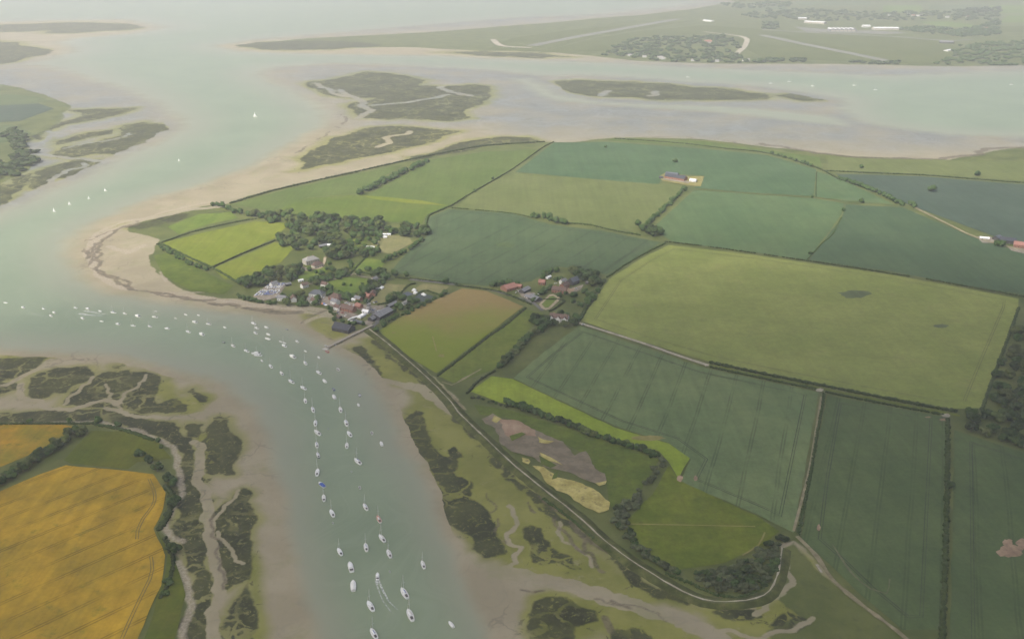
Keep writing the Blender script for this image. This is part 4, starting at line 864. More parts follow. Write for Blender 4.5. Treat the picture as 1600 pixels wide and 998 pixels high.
B('cottage','cottage','pale cottage among trees above the waterfront',476,449,1,-.3,10,7,4.5,3,M_WHITE,M_TILE,False,3,1)
B('cottage','cottage','small brown roofed cottage left of the long inn',528,484,1,.3,10,7,4.5,3,M_WHITE,M_TILE,False,3,1)
B('cottage','cottage','grey roofed cottage above the village car yard',560,470,1,.25,10,7,4.5,3,M_BRICK,M_GREY,False,3,1)
B('cottage','cottage','brown roofed cottage on the lane by the marquee lawn',583,462,.4,-1,10,7,4.5,3,M_BRICK,M_TILE,False,3,1)
B('cottage','cottage','white walled cottage below the village green',508,448,1,.2,10,7,4.5,3,M_WHITE,M_TILE,False,3,1)
B('shed','shed','long low dark shed along the village lane',612,478,1,-.5,18,6,3,2,M_BOARD,M_GREY,False,3,0)
B('shed','shed','pale boat store behind the inn',572,489,1,.2,9,6,3,2,M_WHITE,M_WROOF,False,2,0)
B('shed','shed','small grey shed at the top of the dinghy park',450,446,1,-.2,8,5,3,1.6,M_BOARD,M_GREY,False,2,0)
B('cottage','cottage','pale cottage hidden among trees above the dinghy park',428,447,1,-.3,10,7,4.5,3,M_WHITE,M_GREY,False,3,1)
B('cottage','cottage','grey cottage at the right of the village green',585,440,1,-.4,9,7,4.5,3,M_STONE,M_GREY,False,3,1)
B('shed','shed','greenhouse roofed shed near the nursery beds',632,475,1,-.5,10,5,2.8,1.6,M_WHITE,M_PALER,False,2,0)
B('cottage','cottage','red roofed cottage between inn and nursery lane',575,466,1,.3,9,7,4.5,3,M_BRICK,M_RED,False,3,1)
B('cottage','cottage','pale cottage at the right end of the waterfront trees',492,474,1,.2,10,7,4.5,3,M_WHITE,M_TILE,False,3,1)
B('shed','shed','small white shed beside the village car yard',553,470,1,.2,6,4,2.6,1.4,M_WHITE,M_WROOF,False,2,0)
B('shed','shed','small brown shed by the shore yard',529,497,1,.3,7,5,2.8,1.6,M_BOARD,M_TILE,False,2,0)
B('shed','shed','white shed among trees below the manor drive',470,440,1,-.2,7,4,2.6,1.4,M_WHITE,M_WROOF,False,2,0)
ribbon('drive', [(462,414),(478,419),(498,420),(506,412),(508,402)], 4, m_sandy); ribbon('lane', [(475,446),(505,440),(535,434),(555,428),(562,432),(600,437)], 3.5, m_yard)
B('manor_house','house','big pale stone manor house with gravel drive',486,411,1,-.22,22,13,6.5,4.5,M_STONE,M_PALER,True,6,2,upper=True)
B('house','house','brown roofed wing below the pale manor house',496,417,1,-.3,16,9,4.5,4,M_STONE,M_TILE,True,4,1)
B('shed','shed','grey garden shed behind the manor house',505,386,1,-.2,14,6,3,2,M_BOARD,M_GREY,False,2,0)
B('shed','shed','white roofed shed against the village wood',515,385,1,.0,8,5,3,1.5,M_WHITE,M_WROOF,False,2,0)
for i, (x, y, l) in enumerate([(601,368,'white hut at wood edge, left of three'),(608,368,'white hut at wood edge, right of three'),(602,372,'white hut at wood edge, nearest of three'),(576,388,'white hut by the dark tree clump, left one'),(582,388,'white hut by the dark tree clump, right one')]): B('hut','hut',l,x,y,1,.05,6,4,2.6,1.2,M_WHITE,M_WROOF,False,2,0)
B('house','house','small red roofed house at the top of the lane',561,481,1,.3,9,7,4,3,M_BRICK,M_RED,False,3,1)
B('shed','shed','blue grey shed beside the jetty head',560,505,1,.25,14,5,3,1.6,M_BOARD,M_SLATE,False,3,0)
B('barn','barn','wide barn with pink red roof at the hamlet',795,452,1,-.28,19,14,4,4.5,M_BRICK,M_RED,False,4,0)
B('barn','barn','narrow pink roofed wing beside the wide barn',808,449,1,.15,14,6,3.2,2.5,M_BRICK,M_RED,False,3,0)
B('farm_shed','shed','upper grey farm shed in the hamlet',820,456,1,-.55,17,9,4,2.5,M_BOARD,M_GREY,False,3,0)
B('farm_shed','shed','wide grey farm shed nearest the arena',836,469,1,.45,17,12,4,3,M_BOARD,M_GREY,False,3,0)
B('farm_shed','shed','low grey lean-to shed by the hamlet entrance',826,466,1,.45,10,7,3,2,M_STONE,M_GREY,False,2,0)
B('barn','barn','tall slate barn at the top of the hamlet',896,443,1,-.35,14,10,5,5,M_BOARD,M_SLATE,False,3,0)
B('house','house','long brick house with brown roof in the hamlet',874,457,1,.12,20,8,4.8,4,M_BRICK,M_TILE,False,5,2,upper=True)
B('house','house','brick house with red roof in the hamlet middle',882,450,1,-.5,14,8,4.8,4,M_BRICK,M_TILE,False,3,1,upper=True)
B('cottage','cottage','orange brick cottage left of the hamlet trees',847,444,1,.1,9,7,4.2,3,M_BRICK,M_RED,False,3,1)
B('house','house','white house half hidden in hamlet trees',880,443,1,-.3,10,7,4.5,3,M_WHITE,M_GREY,False,3,1)
B('shed','shed','white shed at the left end of the hamlet gardens',857,435,1,-.4,8,4,2.8,1.4,M_WHITE,M_WROOF,False,2,0)
B('shed','shed','pale shed in the hamlet paddock',918,443,1,-.5,8,4,2.8,1.4,M_BOARD,M_PALER,False,2,0)
# white gabled house: a long range with three cross gables
gh = B('gabled_house','house','large white gabled house with brown roof among trees',874,501,1,.12,24,9,5.2,4.5,M_WHITE,M_TILE,False,6,2,upper=True)
for gx in (-9, 0, 8.5):
    q = MB(); q.add([(gx - 2.6, -7, 0), (gx + 2.6, -7, 0), (gx + 2.6, -4.4, 0), (gx - 2.6, -4.4, 0), (gx - 2.6, -7, 5.2), (gx + 2.6, -7, 5.2), (gx + 2.6, -4.4, 5.2), (gx - 2.6, -4.4, 5.2), (gx, -7, 8)], [(0, 1, 5, 4), (1, 2, 6, 5), (3, 0, 4, 7), (4, 5, 8)]); q.build('gable', M_WHITE, gh)
    q = MB(); q.add([(gx - 3, -7.3, 5.0), (gx, -7.3, 8.3), (gx + 3, -7.3, 5.0), (gx - 3, -3, 5.0), (gx, -.4, 8.3), (gx + 3, -3, 5.0)], [(0, 1, 4, 3), (1, 2, 5, 4)]); q.build('gable_roof', M_TILE, gh)
B('barn','barn','long dark roofed barn of the lone farmstead',1056,280,1,.16,44,16,5,5,M_BRICK,M_DARKR,False,6,0)
B('barn','barn','shorter dark barn behind the lone farmstead barn',1050,276,1,.12,26,12,5,4,M_BOARD,M_SLATE,False,4,0)
B('farm_shed','shed','white roofed shed at the right of the lone farmstead',1083,284,1,.1,13,12,4,2,M_WHITE,M_WROOF,False,2,0)
B('shed','shed','small shed at the left of the lone farmstead',1033,279,1,.1,7,6,3,2,M_BOARD,M_DARKR,False,2,0)
B('barn','barn','dark barn of the farm at the right edge',1574,379,1,.12,24,14,5,4,M_BOARD,M_DARKR,False,4,0)
B('barn','barn','pink roofed barn of the farm at the right edge',1594,386,1,.12,20,14,5,4,M_BRICK,M_RED,False,4,0)
B('farm_shed','shed','blue grey shed behind the right edge farm trees',1558,374,1,-.4,14,10,4,3,M_BOARD,M_SLATE,False,3,0)
B('farm_shed','shed','pale shed on the sandy yard of the right edge farm',1538,374,1,.1,14,8,3,1.6,M_STONE,M_WROOF,False,2,0)
# airfield on the far shore
B('hangar','hangar','wide white roofed hangar at the right of the airfield',1383,47,1,.0,130,45,10,5,M_STONE,M_WROOF,False,8,0)
B('hangar','hangar','long white roofed hangar left of the ridged hangar',1274,37,1,.06,120,40,9,4,M_STONE,M_WROOF,False,8,0)
B('hangar','hangar','small white roofed building at the far left of the airfield',1253,31,1,.0,50,30,9,4,M_STONE,M_WROOF,False,4,0)
B('hangar','hangar','small pale building between the two large hangars',1353,43,1,.0,40,28,9,4,M_WHITE,M_WROOF,False,3,0)
B('hangar','hangar','low dark building right of the airfield grass',1479,68,1,.05,60,30,8,4,M_BOARD,M_GREY,False,4,0)
B('hangar','hangar','low white building near the far right wood',1482,80,1,-.2,60,20,5,2,M_WHITE,M_WROOF,False,4,0)
B('hangar','hangar','white roofed shed at the left of the grass airfield',1107,34,1,.12,80,22,6,3,M_WHITE,M_WROOF,False,4,0)
x, y = P(1315, 49); hg = setp(empty('hangar', (x, y, .1), 0), 'large grey hangar with many white roof ridges', 'hangar')
MB().box(-68, -28, 0, 68, 28, 12).build('wall', M_GREY, hg)
for k in range(12):
    a = -66 + k * 11; q = MB(); q.add([(a, -28, 12.1), (a + 10.6, -28, 12.1), (a + 5, -28, 17), (a, 28, 12.1), (a + 10.6, 28, 12.1), (a + 5, 28, 17)], [(0, 1, 2), (5, 4, 3), (0, 2, 5, 3), (2, 1, 4, 5)]); q.build('roof', M_WROOF if k % 2 == 0 else M_GREY, hg)
for k in range(6): MB().box(-62 + k * 21, -28.4, 0, -44 + k * 21, -28.1, 9).build('door', M_STONE, hg)
for i, (x, y) in enumerate([(1386,28),(1390,26),(1419,24),(1427,26),(1434,26),(1440,25),(1512,28),(1546,30),(1480,28),(1540,46)]): B('house','house','tiny pale house among the hazy trees behind the airfield',x,y,1,random.uniform(-.05,.05),20,12,6,5,M_WHITE,M_PALER if i % 3 else M_RED,False,3,0,group='far houses behind the airfield')
B('church','church','small red roofed church in the far shore wood',1106,68,1,.0,34,14,8,7,M_STONE,M_RED,False,4,0)
for i, (x, y) in enumerate([(984,88),(1007,90),(1030,92),(1033,91),(1036,93),(1083,96),(1112,97),(1120,97),(1163,96),(1168,95)]): B('house','house','tiny pale waterside house in front of the far wood',x,y,1,0,16,10,5,4,M_WHITE,M_PALER,False,3,0,group='far waterside houses')
# marquees, tents and a round tank
def marquee(label, px, py, vx, vy, Ln, Wd):
    o = setp(empty('marquee', (*P(px, py), .1), hdg(px, py, vx, vy)), label, 'marquee'); l, w_ = Ln / 2, Wd / 2
    MB().box(-l, -w_, 0, l, w_, 2.3).build('side_wall', M_WROOF, o)
    q = MB(); n = max(1, int(Ln / 5))
    for k in range(n):
        a = -l + k * Ln / n; b = a + Ln / n
        q.add([(a, -w_ - .2, 2.35), (b, -w_ - .2, 2.35), (b, w_ + .2, 2.35), (a, w_ + .2, 2.35), ((a + b) / 2, 0, 4.4)], [(0, 1, 4), (1, 2, 4), (2, 3, 4), (3, 0, 4)])
    q.build('canopy', plain('white_canvas', (.80, .80, .78), .7, .04), o)
marquee('long white marquee on the lawn above the jetty', 565, 495, 1, -.55, 13, 6); marquee('white marquee on the striped lawn by the lane', 593, 451, 1, .1, 11, 8)
marquee('small white tent by the nursery beds, upper one', 647, 455, 1, .1, 5.5, 4); marquee('small white tent by the nursery beds, lower one', 649, 459, 1, .1, 5.5, 4); marquee('L shaped white shelter end at the nursery beds', 662, 462, 1, .4, 8, 3)
o = setp(empty('tank', (*P(575, 484), .1)), 'round beige tank on the brick yard', 'tank'); MB().tube((0, 0, 0), (0, 0, 3), 2.6, 2.6, 20).build('drum', M_STONE, o); MB().tube((0, 0, 3.02), (0, 0, 4.2), 2.75, .2, 20).build('lid', M_PALER, o)
for i, (c, l) in enumerate([((.10, .22, .62), 'blue parasol on the waterfront patio'), ((.8, .8, .78), 'white parasol on the waterfront patio'), ((.75, .25, .08), 'orange parasol on the waterfront patio')]):
    o = setp(empty('parasol', (*P(506 + i * 3.2 - (8 if i == 2 else 0), 477 + (i % 2) * 2), .5)), l, 'parasol'); MB().tube((0, 0, 0), (0, 0, 2.6), .05, .05, 6).build('pole', M_STONE, o); MB().tube((0, 0, 2.1), (0, 0, 3.0), 2.2, .05, 8).build('canopy', plain('canopy_cloth', c, .8), o)
# jetty
a = Vector(P(511, 545)); b = Vector(P(582, 510)); d = (b - a); Lj = d.length; rz = math.atan2(d.y, d.x)
j = setp(empty('jetty', (a.x, a.y, 0), rz), 'long pale timber jetty running from shore to the water', 'jetty')
MB().box(0, -1.6, 2.0, Lj, 1.6, 2.25).build('deck', plain('weathered_planks', (.34, .305, .245), .9), j)
q = MB(); q.box(0, -1.6, 3.1, Lj, -1.5, 3.2); q.box(0, 1.5, 3.1, Lj, 1.6, 3.2)
for k in range(int(Lj / 4)): q.box(k * 4, -1.6, 2.25, k * 4 + .1, -1.5, 3.1); q.box(k * 4, 1.5, 2.25, k * 4 + .1, 1.6, 3.1)
q.build('railing', plain('grey_timber', (.30, .27, .22), .9), j)
for k in range(0, int(Lj / 6) + 1):
    for s_ in (-1.3, 1.3): MB().tube((k * 6, s_, -1.5), (k * 6, s_, 2.0), .16, .16, 7).build('pile', plain('wet_pile', (.10, .085, .06), .9), j)
MB().box(-5, -3.5, .45, 0, 3.5, .9).build('pontoon', plain('pontoon_grey', (.45, .43, .38), .8), j)

# ------------------------------------------------------------------ boats
M_GEL = plain('white_gelcoat', (.80, .80, .77), .35, .03, spec=.5); M_DECK = plain('cream_deck', (.72, .71, .66), .6, .05); M_DKH = plain('dark_hull', (.05, .06, .08), .4); M_SHADE_DARK = plain('cockpit_shade_dark', (.085, .08, .075), .8); M_ALU = plain('spar_alloy', (.62, .62, .60), .4); M_BLUE = plain('blue_canvas', (.06, .11, .36), .8); M_RIB = plain('grey_tube', (.30, .31, .32), .7); M_REDH = plain('faded_red_deck', (.50, .27, .20), .6); M_TAN = plain('tan_canvas', (.55, .50, .42), .8)  # cockpit material has the well's shade put into its dark colour; tyres share it
def beam_at(t, tr): return (tr + (1 - tr) * math.sin(min(t / .45, 1) * math.pi / 2)) if t < .45 else math.cos(((t - .45) / .55) ** 1.7 * math.pi / 2) ** .85
def hull_mesh(L, Bm, fb, tr, name, mat, parent):
    n = 14; m = MB()
    for i in range(n + 1):
        t = i / n; x = -L / 2 + L * t; b_ = max(beam_at(t, tr) * Bm / 2, .02); sh = fb * (1 + .28 * t * t)
        for y, z in ((-b_, sh), (-b_ * .86, .15), (-b_ * .3, -.35), (b_ * .3, -.35), (b_ * .86, .15), (b_, sh)): m.v.append((x - (0 if z > .2 else .03 * L * t), y, z))
        if i:
            o = 6 * i
            for k in range(5): m.f.append((o - 6 + k, o + k, o + k + 1, o - 5 + k))
    m.f.append((0, 1, 2, 3, 4, 5)); return m.build(name, mat, parent, False)
def deck_mesh(L, Bm, fb, tr, mat, parent, name='deck', inset=.96, x0=0., x1=1., lift=-.04, crown=.10):
    n = 12; m = MB()
    for i in range(n + 1):
        t = x0 + (x1 - x0) * i / n; b_ = max(beam_at(t, tr) * Bm / 2 * inset, .01); x = -L / 2 + L * t; z = fb * (1 + .28 * t * t) + lift
        m.v += [(x, -b_, z), (x, 0, z + crown), (x, b_, z)]
        if i:
            o = 3 * i; m.f += [(o - 3, o, o + 1, o - 2), (o - 2, o + 1, o + 2, o - 1)]
    return m.build(name, mat, parent)
def cabin_mesh(L, Bm, x0, x1, z0, z1, w0, w1, mat, parent, name='cabin'):
    m = MB(); xa, xb = L * x0, L * x1; h = (z1 - z0)
    m.add([(xa, -w0 / 2, z0), (xa, w0 / 2, z0), (xb, w1 / 2, z0 + .1), (xb, -w1 / 2, z0 + .1), (xa + .1, -w0 / 2 * .82, z1), (xa + .1, w0 / 2 * .82, z1), (xb - h * 1.1, w1 / 2 * .8, z1 - .08), (xb - h * 1.1, -w1 / 2 * .8, z1 - .08)], [(0, 1, 2, 3)[::-1], (4, 5, 6, 7)[::-1], (0, 1, 5, 4)[::-1], (1, 2, 6, 5)[::-1], (2, 3, 7, 6)[::-1], (3, 0, 4, 7)[::-1]])
    return m.build(name, mat, parent)
def yacht(L, hull=M_GEL, deck=M_DECK, cover=M_BLUE, name='yacht'):
    o = empty(name, (0, 0, 0)); Bm = L * .325; fb = .95 + L * .012
    hull_mesh(L, Bm, fb, .62, 'hull', hull, o); deck_mesh(L, Bm, fb, .62, deck, o)
    cb = cabin_mesh(L, Bm, -.14, .24, fb + .05, fb + .62, Bm * .62, Bm * .34, M_GEL, o)
    for s_ in (-1, 1):
        q = MB(); q.box(-.09 * L, s_ * Bm * .295 - .02, fb + .25, .08 * L, s_ * Bm * .295 + .02, fb + .45); q.build('window', M_GLASS, cb)
    deck_mesh(L * .3, Bm * .52, fb + .10, .85, M_SHADE_DARK, o, 'cockpit', .9, 0, .8, .0, .0).location = (-L * .29, 0, .06)
    q = MB(); q.tube((L * .09, 0, fb), (L * .09, 0, fb + L * 1.15), .10, .06, 6)
    ms = q.build('mast', M_ALU, o); MB().tube((L * .09, -Bm * .3, fb + L * .62), (L * .09, Bm * .3, fb + L * .62), .04, .04, 5).build('spreader', M_ALU, ms)
    q = MB(); q.tube((L * .09, 0, fb + 1.35), (-L * .27, 0, fb + 1.45), .06, .06, 6); q.build('boom', M_ALU, o)
    MB().tube((L * .08, 0, fb + 1.55), (-L * .25, 0, fb + 1.58), .22, .12, 6).build('sail_cover', cover, o)
    MB().tube((L * .49, 0, fb + .35), (L * .095, 0, fb + L * 1.1), .07, .05, 5).build('furled_sail', M_TAN, o)
    return o
def cruiser(L, name='motor_boat'):
    o = empty(name, (0, 0, 0)); Bm = L * .34; fb = 1.25
    hull_mesh(L, Bm, fb, .88, 'hull', M_GEL, o); deck_mesh(L, Bm, fb, .88, M_DECK, o)
    cb = cabin_mesh(L, Bm, -.25, .28, fb + .05, fb + 1.15, Bm * .74, Bm * .45, M_GEL, o)
    q = MB(); q.add([(L * .215, -Bm * .20, fb + .35), (L * .215, Bm * .20, fb + .35), (L * .16, Bm * .23, fb + 1.0), (L * .16, -Bm * .23, fb + 1.0)], [(0, 1, 2, 3)]); q.build('windscreen', M_GLASS, cb)
    MB().box(-L * .2, -Bm * .25, fb + 1.16, L * .05, Bm * .25, fb + 1.5).build('flybridge', M_GEL, o)
    MB().box(-L * .46, -Bm * .33, fb + .08, -L * .27, Bm * .33, fb + .16).build('cockpit', M_SHADE_DARK, o); return o
def dayboat(L, cover, name='motor_boat'):
    o = empty(name, (0, 0, 0)); Bm = L * .36; fb = .75
    hull_mesh(L, Bm, fb, .8, 'hull', M_GEL, o); deck_mesh(L, Bm, fb, .8, cover, o, 'cover', .93, .02, .72, .0, .35)
    deck_mesh(L, Bm, fb, .8, M_DECK, o, 'foredeck', .96, .72, 1, -.03, .06); return o
def tender(L, hull, name='tender'):
    o = empty(name, (0, 0, 0)); Bm = L * .46
    hull_mesh(L, Bm, .5, .85, 'hull', hull, o); deck_mesh(L, Bm, .3, .85, M_SHADE_DARK if hull != M_DKH else M_RIB, o, 'floor', .85, .02, .96, 0, 0)
    for k in (.32, .6): MB().box(-L / 2 + L * k, -Bm * .44, .38, -L / 2 + L * k + .25, Bm * .44, .43).build('thwart', M_DECK, o)
    return o
PROTO = {'y': [yacht(10), yacht(10, cover=M_TAN), yacht(10, deck=M_GEL, cover=M_GEL)], 'yd': [yacht(10, hull=M_DKH)], 'yr': [yacht(10, deck=M_REDH, cover=M_REDH)], 'm': [cruiser(10)], 'c': [dayboat(7, M_DECK)], 'cb': [dayboat(8, M_BLUE)], 't': [tender(3.5, M_GEL)], 'tr': [tender(4, plain('red_hull', (.62, .12, .10), .5))], 'tb': [tender(4, M_BLUE)], 'td': [tender(4, M_DKH)], 's': []}
BASE = {'y': 10, 'yd': 10, 'yr': 10, 'm': 10, 'c': 7, 'cb': 8, 't': 3.5, 'tr': 4, 'tb': 4, 'td': 4}
NAMEOF = {'y': 'white sailing yacht', 'yd': 'dark hulled sailing yacht', 'yr': 'yacht with faded red deck', 'm': 'white motor cruiser', 'c': 'small white covered boat', 'cb': 'boat under blue cover', 't': 'tiny white tender', 'tr': 'small red boat', 'tb': 'small blue boat', 'td': 'small dark boat'}
CATOF = {'y': 'yacht', 'yd': 'yacht', 'yr': 'yacht', 'm': 'motor boat', 'c': 'boat', 'cb': 'boat', 't': 'tender', 'tr': 'boat', 'tb': 'boat', 'td': 'boat'}
_bn = {}
ORD = ['zero', 'first', 'second', 'third', 'fourth', 'fifth', 'sixth', 'seventh', 'eighth', 'ninth', 'tenth', 'eleventh', 'twelfth', 'thirteenth', 'fourteenth', 'fifteenth', 'sixteenth', 'seventeenth', 'eighteenth', 'nineteenth', 'twentieth', 'twenty first', 'twenty second', 'twenty third', 'twenty fourth', 'twenty fifth', 'twenty sixth', 'twenty seventh', 'twenty eighth', 'twenty ninth', 'thirtieth', 'thirty first', 'thirty second']
def boat(px, py, ty, L, label, group, head=None):
    k = _bn.get(ty, 0); _bn[ty] = k + 1; pr = PROTO[ty][k % len(PROTO[ty])]
    o = copy_tree(pr); s_ = L / BASE[ty]
    if head is None:
        if py > 700: head = (-.42 + random.uniform(-.15, .1), -.9)
        elif py > 610: head = (-.3 + random.uniform(-.2, .15), -.95)
        elif py > 555: head = (-.72 + random.uniform(-.12, .12), -.72)
        else: head = (-.85, -.38 + random.uniform(-.15, .12))
    o.location = (*P(px, py), .1); o.rotation_euler = (0, 0, hdg(px, py, *head)); o.scale = (s_,) * 3
    setp(o, label, CATOF[ty], group)
ROW_L = [(584,991,'y',12,(-.5,-.85)),(641,962,'y',13.5,(-.4,-.9)),(579,948,'y',12.5,(-.5,-.85)),(632,928,'y',13.5,None),(552,916,'c',12.5,(-.03,-1)),(548,887,'m',12.5,(-.25,-.95)),(608,866,'y',11,None),(572,856,'y',11,(-.2,-.95)),(531,863,'y',10.5,None),(597,842,'y',11.5,(-.6,-.75)),(592,812,'yr',11,None),(571,793,'y',10.5,None),(519,803,'y',11.5,None),(506,779,'y',10.5,(-.1,-1)),(503,758,'cb',11,(-.75,-.65)),(496,739,'y',12,(.15,-1)),(497,712,'yd',10,(-.35,-.9)),(495,696,'y',10.5,(-.2,-.95)),(496,677,'y',12.5,(-.75,-.65)),(493,662,'y',11.5,(0,-1)),(489,641,'y',11.5,None),(477,627,'y',10.5,None),(474,607,'y',11,(-.85,-.45)),(455,597,'y',11.5,(-.8,-.5)),(440,584,'y',10,None),(423,573,'y',10,None)]
ROW_R = [(559,722,'y',12.5,(-.75,-.65)),(542,697,'y',10.5,(0,-1)),(546,679,'y',11.5,(-.6,-.75)),(541,662,'y',12.5,(-.35,-.95)),(532,641,'y',11.5,(-.25,-.95)),(522,621,'c',10.5,None),(507,596,'c',9.5,None),(498,583,'y',10.5,(-.85,-.5)),(477,568,'y',10,None),(457,558,'m',12,(-.85,-.45))]
GL = 'boats of the left mooring line'; GR = 'boats of the right mooring line'
for i, (x, y, ty, L, h_) in enumerate(sorted(ROW_L, key=lambda b: -b[1])):
    boat(x, y, ty, L, f'{NAMEOF[ty]}, {ORD[i+1]} boat up from the bottom in the left mooring line', GL, h_)
for i, (x, y, ty, L, h_) in enumerate(sorted(ROW_R, key=lambda b: -b[1])):
    boat(x, y, ty, L, f'{NAMEOF[ty]}, {ORD[i+1]} boat up in the right mooring line', GR, h_)
boat(661, 883, 'y', 10, 'white yacht alone near the right mud bank, lower one', None); boat(705, 976, 'c', 7.5, 'small white boat alone nearest the lower right mud bank', None, (-.6, -.75))
boat(590, 901, 'm', 8.5, 'white motor boat under way trailing a double wake', None, (-.02, -1))
SM = [(549,737,'t',2.6,'tiny white tender between the two lines below centre'),(562,762,'t',4.5,'white tender between the two lines near the bend'),(520,817,'t',3,'tiny white tender below the blue covered boat'),(609,893,'t',2.6,'tiny white tender right of the moving motor boat'),(513,670,'td',2.6,'tiny dark tender between the two mooring lines'),
 (581,677,'t',6,'white open boat near the right mud bank, upper one'),(596,694,'c',8.5,'white open boat near the right mud bank, lower one'),(560,633,'c',6.5,'small white boat below the dark boat by the mud'),(562,618,'td',6.5,'small dark boat near the right mud bank'),(521,609,'tb',6,'small blue boat in the right mooring line'),(511,550,'tr',6.5,'small red boat beside the jetty end'),(509,541,'t',5.5,'white tender off the jetty pontoon'),(523,539,'t',5,'white tender tied at the jetty pontoon'),(528,578,'t',7,'pale boat nearest the mud below the jetty'),(498,559,'c',6.5,'pale boat between right line and jetty, lower'),(477,549,'c',5.5,'small pale boat between right line and jetty, upper'),(448,515,'td',5,'dark tender off the village beach'),(349,535,'td',5.5,'dark small boat left of the moored line bend'),(444,536,'c',6,'grey white boat just above the third jetty pool yacht'),(438,534,'c',5.5,'small white boat left of the grey white boat')]
for x, y, ty, L, lab in SM: boat(x, y, ty, L, lab, None)
boat(400, 553, 'm', 11, 'larger of two white boats rafted together mid river', None, (-1, .02)); boat(403, 556, 'y', 10, 'sailing yacht rafted against a white motor cruiser mid river', None, (-1, -.05))
MID = [(409,564,'c',6),(385,549,'y',9.5),(364,541,'y',9.5),(464,534,'m',7),(444,541,'y',10),(418,530,'c',9),(399,521,'y',9),(419,523,'c',8),(416,512,'c',8.5),(401,513,'y',8.5),(396,506,'y',9.5),(351,512,'c',6.5)]
for x, y, ty, L in MID:
    side = {409:'just below the rafted pair',385:'just left of the rafted pair',364:'second left of the rafted pair',464:'nearest the village beach mud',444:'right hand of the jetty pool group',418:'lowest in the group off the dinghy park',399:'third down in the group off the dinghy park',419:'fourth down in the group off the dinghy park',416:'right hand upper one off the dinghy park',401:'second down in the group off the dinghy park',396:'topmost in the group off the dinghy park',351:'alone left of the dinghy park group'}[x]
    boat(x, y, ty, L, f'{NAMEOF[ty]}, {side}', 'boats off the village')
FARW = [(8.5,473.5,'c',7),(36,481,'m',8),(68,483,'y',7),(84.5,489,'m',7.5),(79.5,494,'y',8),(118,481.5,'y',7),(129,498,'m',8),(156,486.5,'c',7),(158.5,502.5,'c',6),(177,489,'y',9),(184,507,'m',8),(195,490.5,'y',8),(208,509.5,'y',7.5),(215,494.5,'m',11),(234,510.5,'y',8),(242,496,'y',9),(243,487,'t',5),(261,514,'m',8),(274,498,'t',4.5),(290,492,'c',6.5),(294,519,'y',9),(304,504,'m',9.5),(310,493,'c',5.5),(315,523,'m',11),(326,507,'y',8.5)]
for i, (x, y, ty, L) in enumerate(FARW): boat(x, y, ty, L, f'{NAMEOF[ty]}, {ORD[i+1]} from the left edge in the bend moorings', 'boats moored in the river bend', (-.9, random.uniform(-.45, -.1)))
boat(137, 483, 'm', 8, 'motor boat speeding through the bend moorings', None, (-1, -.25))
# boats under sail far up the channel
def sailboat(L=9):
    o = empty('sailing_boat', (0, 0, 0)); Bm = L * .3
    hull_mesh(L, Bm, .9, .6, 'hull', M_GEL, o); deck_mesh(L, Bm, .9, .6, M_DECK, o)
    MB().tube((L * .1, 0, .9), (L * .1, 0, 1 + L * 1.25), .09, .05, 6).build('mast', M_ALU, o)
    q = MB(); q.add([(L * .09, .05, 1.9), (-L * .4, L * .1, 2.0), (L * .09, .05, L * 1.25), (-L * .1, L * .1, L * .6)], [(0, 1, 3), (0, 3, 2)]); q.build('mainsail', plain('sailcloth', (.82, .82, .8), .8, .03), o)
    q = MB(); q.add([(L * .47, 0, 1.4), (L * .12, L * .09, 1.6), (L * .11, .03, L * 1.0)], [(0, 1, 2)]); q.build('jib', plain('sailcloth', (.82, .82, .8), .8, .03), o); return o
sp = sailboat()
for i, (x, y, s_, l) in enumerate([(85,331,.75,'white sailing boat off the left marsh, lowest of four'),(109,320,.65,'white sailing boat off the left marsh, second up'),(139,311,.55,'pale sailing boat off the left marsh, third up'),(165,299,.65,'white sailing boat off the left marsh, topmost of four'),(399,183,1.2,'lone sailing boat far up the wide channel'),(280,252,.55,'faint sailing boat in mid channel beyond the point')]):
    o = sp if i == 0 else copy_tree(sp); o.location = (*P(x, y), .1); o.rotation_euler = (0, 0, random.uniform(2.6, 3.4)); o.scale = (s_,) * 3; setp(o, l, 'sailing boat', 'boats under sail')
for i, (x, y) in enumerate([(1270,135),(1335,134),(1368,141),(1580,133),(1204,131),(1233,128),(1075,121)]): boat(x, y, 'y', 12, f'tiny hazy yacht in the far channel, {["second of the middle trio","right of the middle trio","low one right of the trio","far right near the wood","left of the middle trio","topmost of the far yachts","leftmost by the long marsh island"][i]}', 'boats in the far channel', (-1, 0))
for v in PROTO.values():
    for o in v:
        for ch in list(o.children_recursive): bpy.data.objects.remove(ch)
        bpy.data.objects.remove(o)
# foam trails
mf_ = NT('foam'); fa = mf_.math('MULTIPLY', mf_.ramp(mf_.noise(1 / 1.6, 5, .7), .30, .62), .8)
mf_.done(c3(.62, .64, .58), .8, .2); tr = mf_.n.new('ShaderNodeBsdfTransparent'); mx = mf_.n.new('ShaderNodeMixShader'); mf_.link(fa, mx.inputs[0]); mf_.link(tr.outputs[0], mx.inputs[1]); mf_.link(mf_.bsdf.outputs[0], mx.inputs[2]); mf_.link(mx.outputs[0], mf_.out.inputs['Surface'])
def wake(pts, wd, lab):
    o = ribbon('wake', pts, wd, mf_.m, .22, .5, taper=True); setp(o, lab, 'wake', kind='stuff')
wake([(588,907),(591,920),(599,940),(612,957)], 1.7, 'left foam line behind the moving motor boat'); wake([(592,907),(598,922),(608,940),(621,952)], 1.7, 'right foam line behind the moving motor boat'); wake([(590,903),(590,911)], 3.4, 'white wash at the stern of the motor boat')
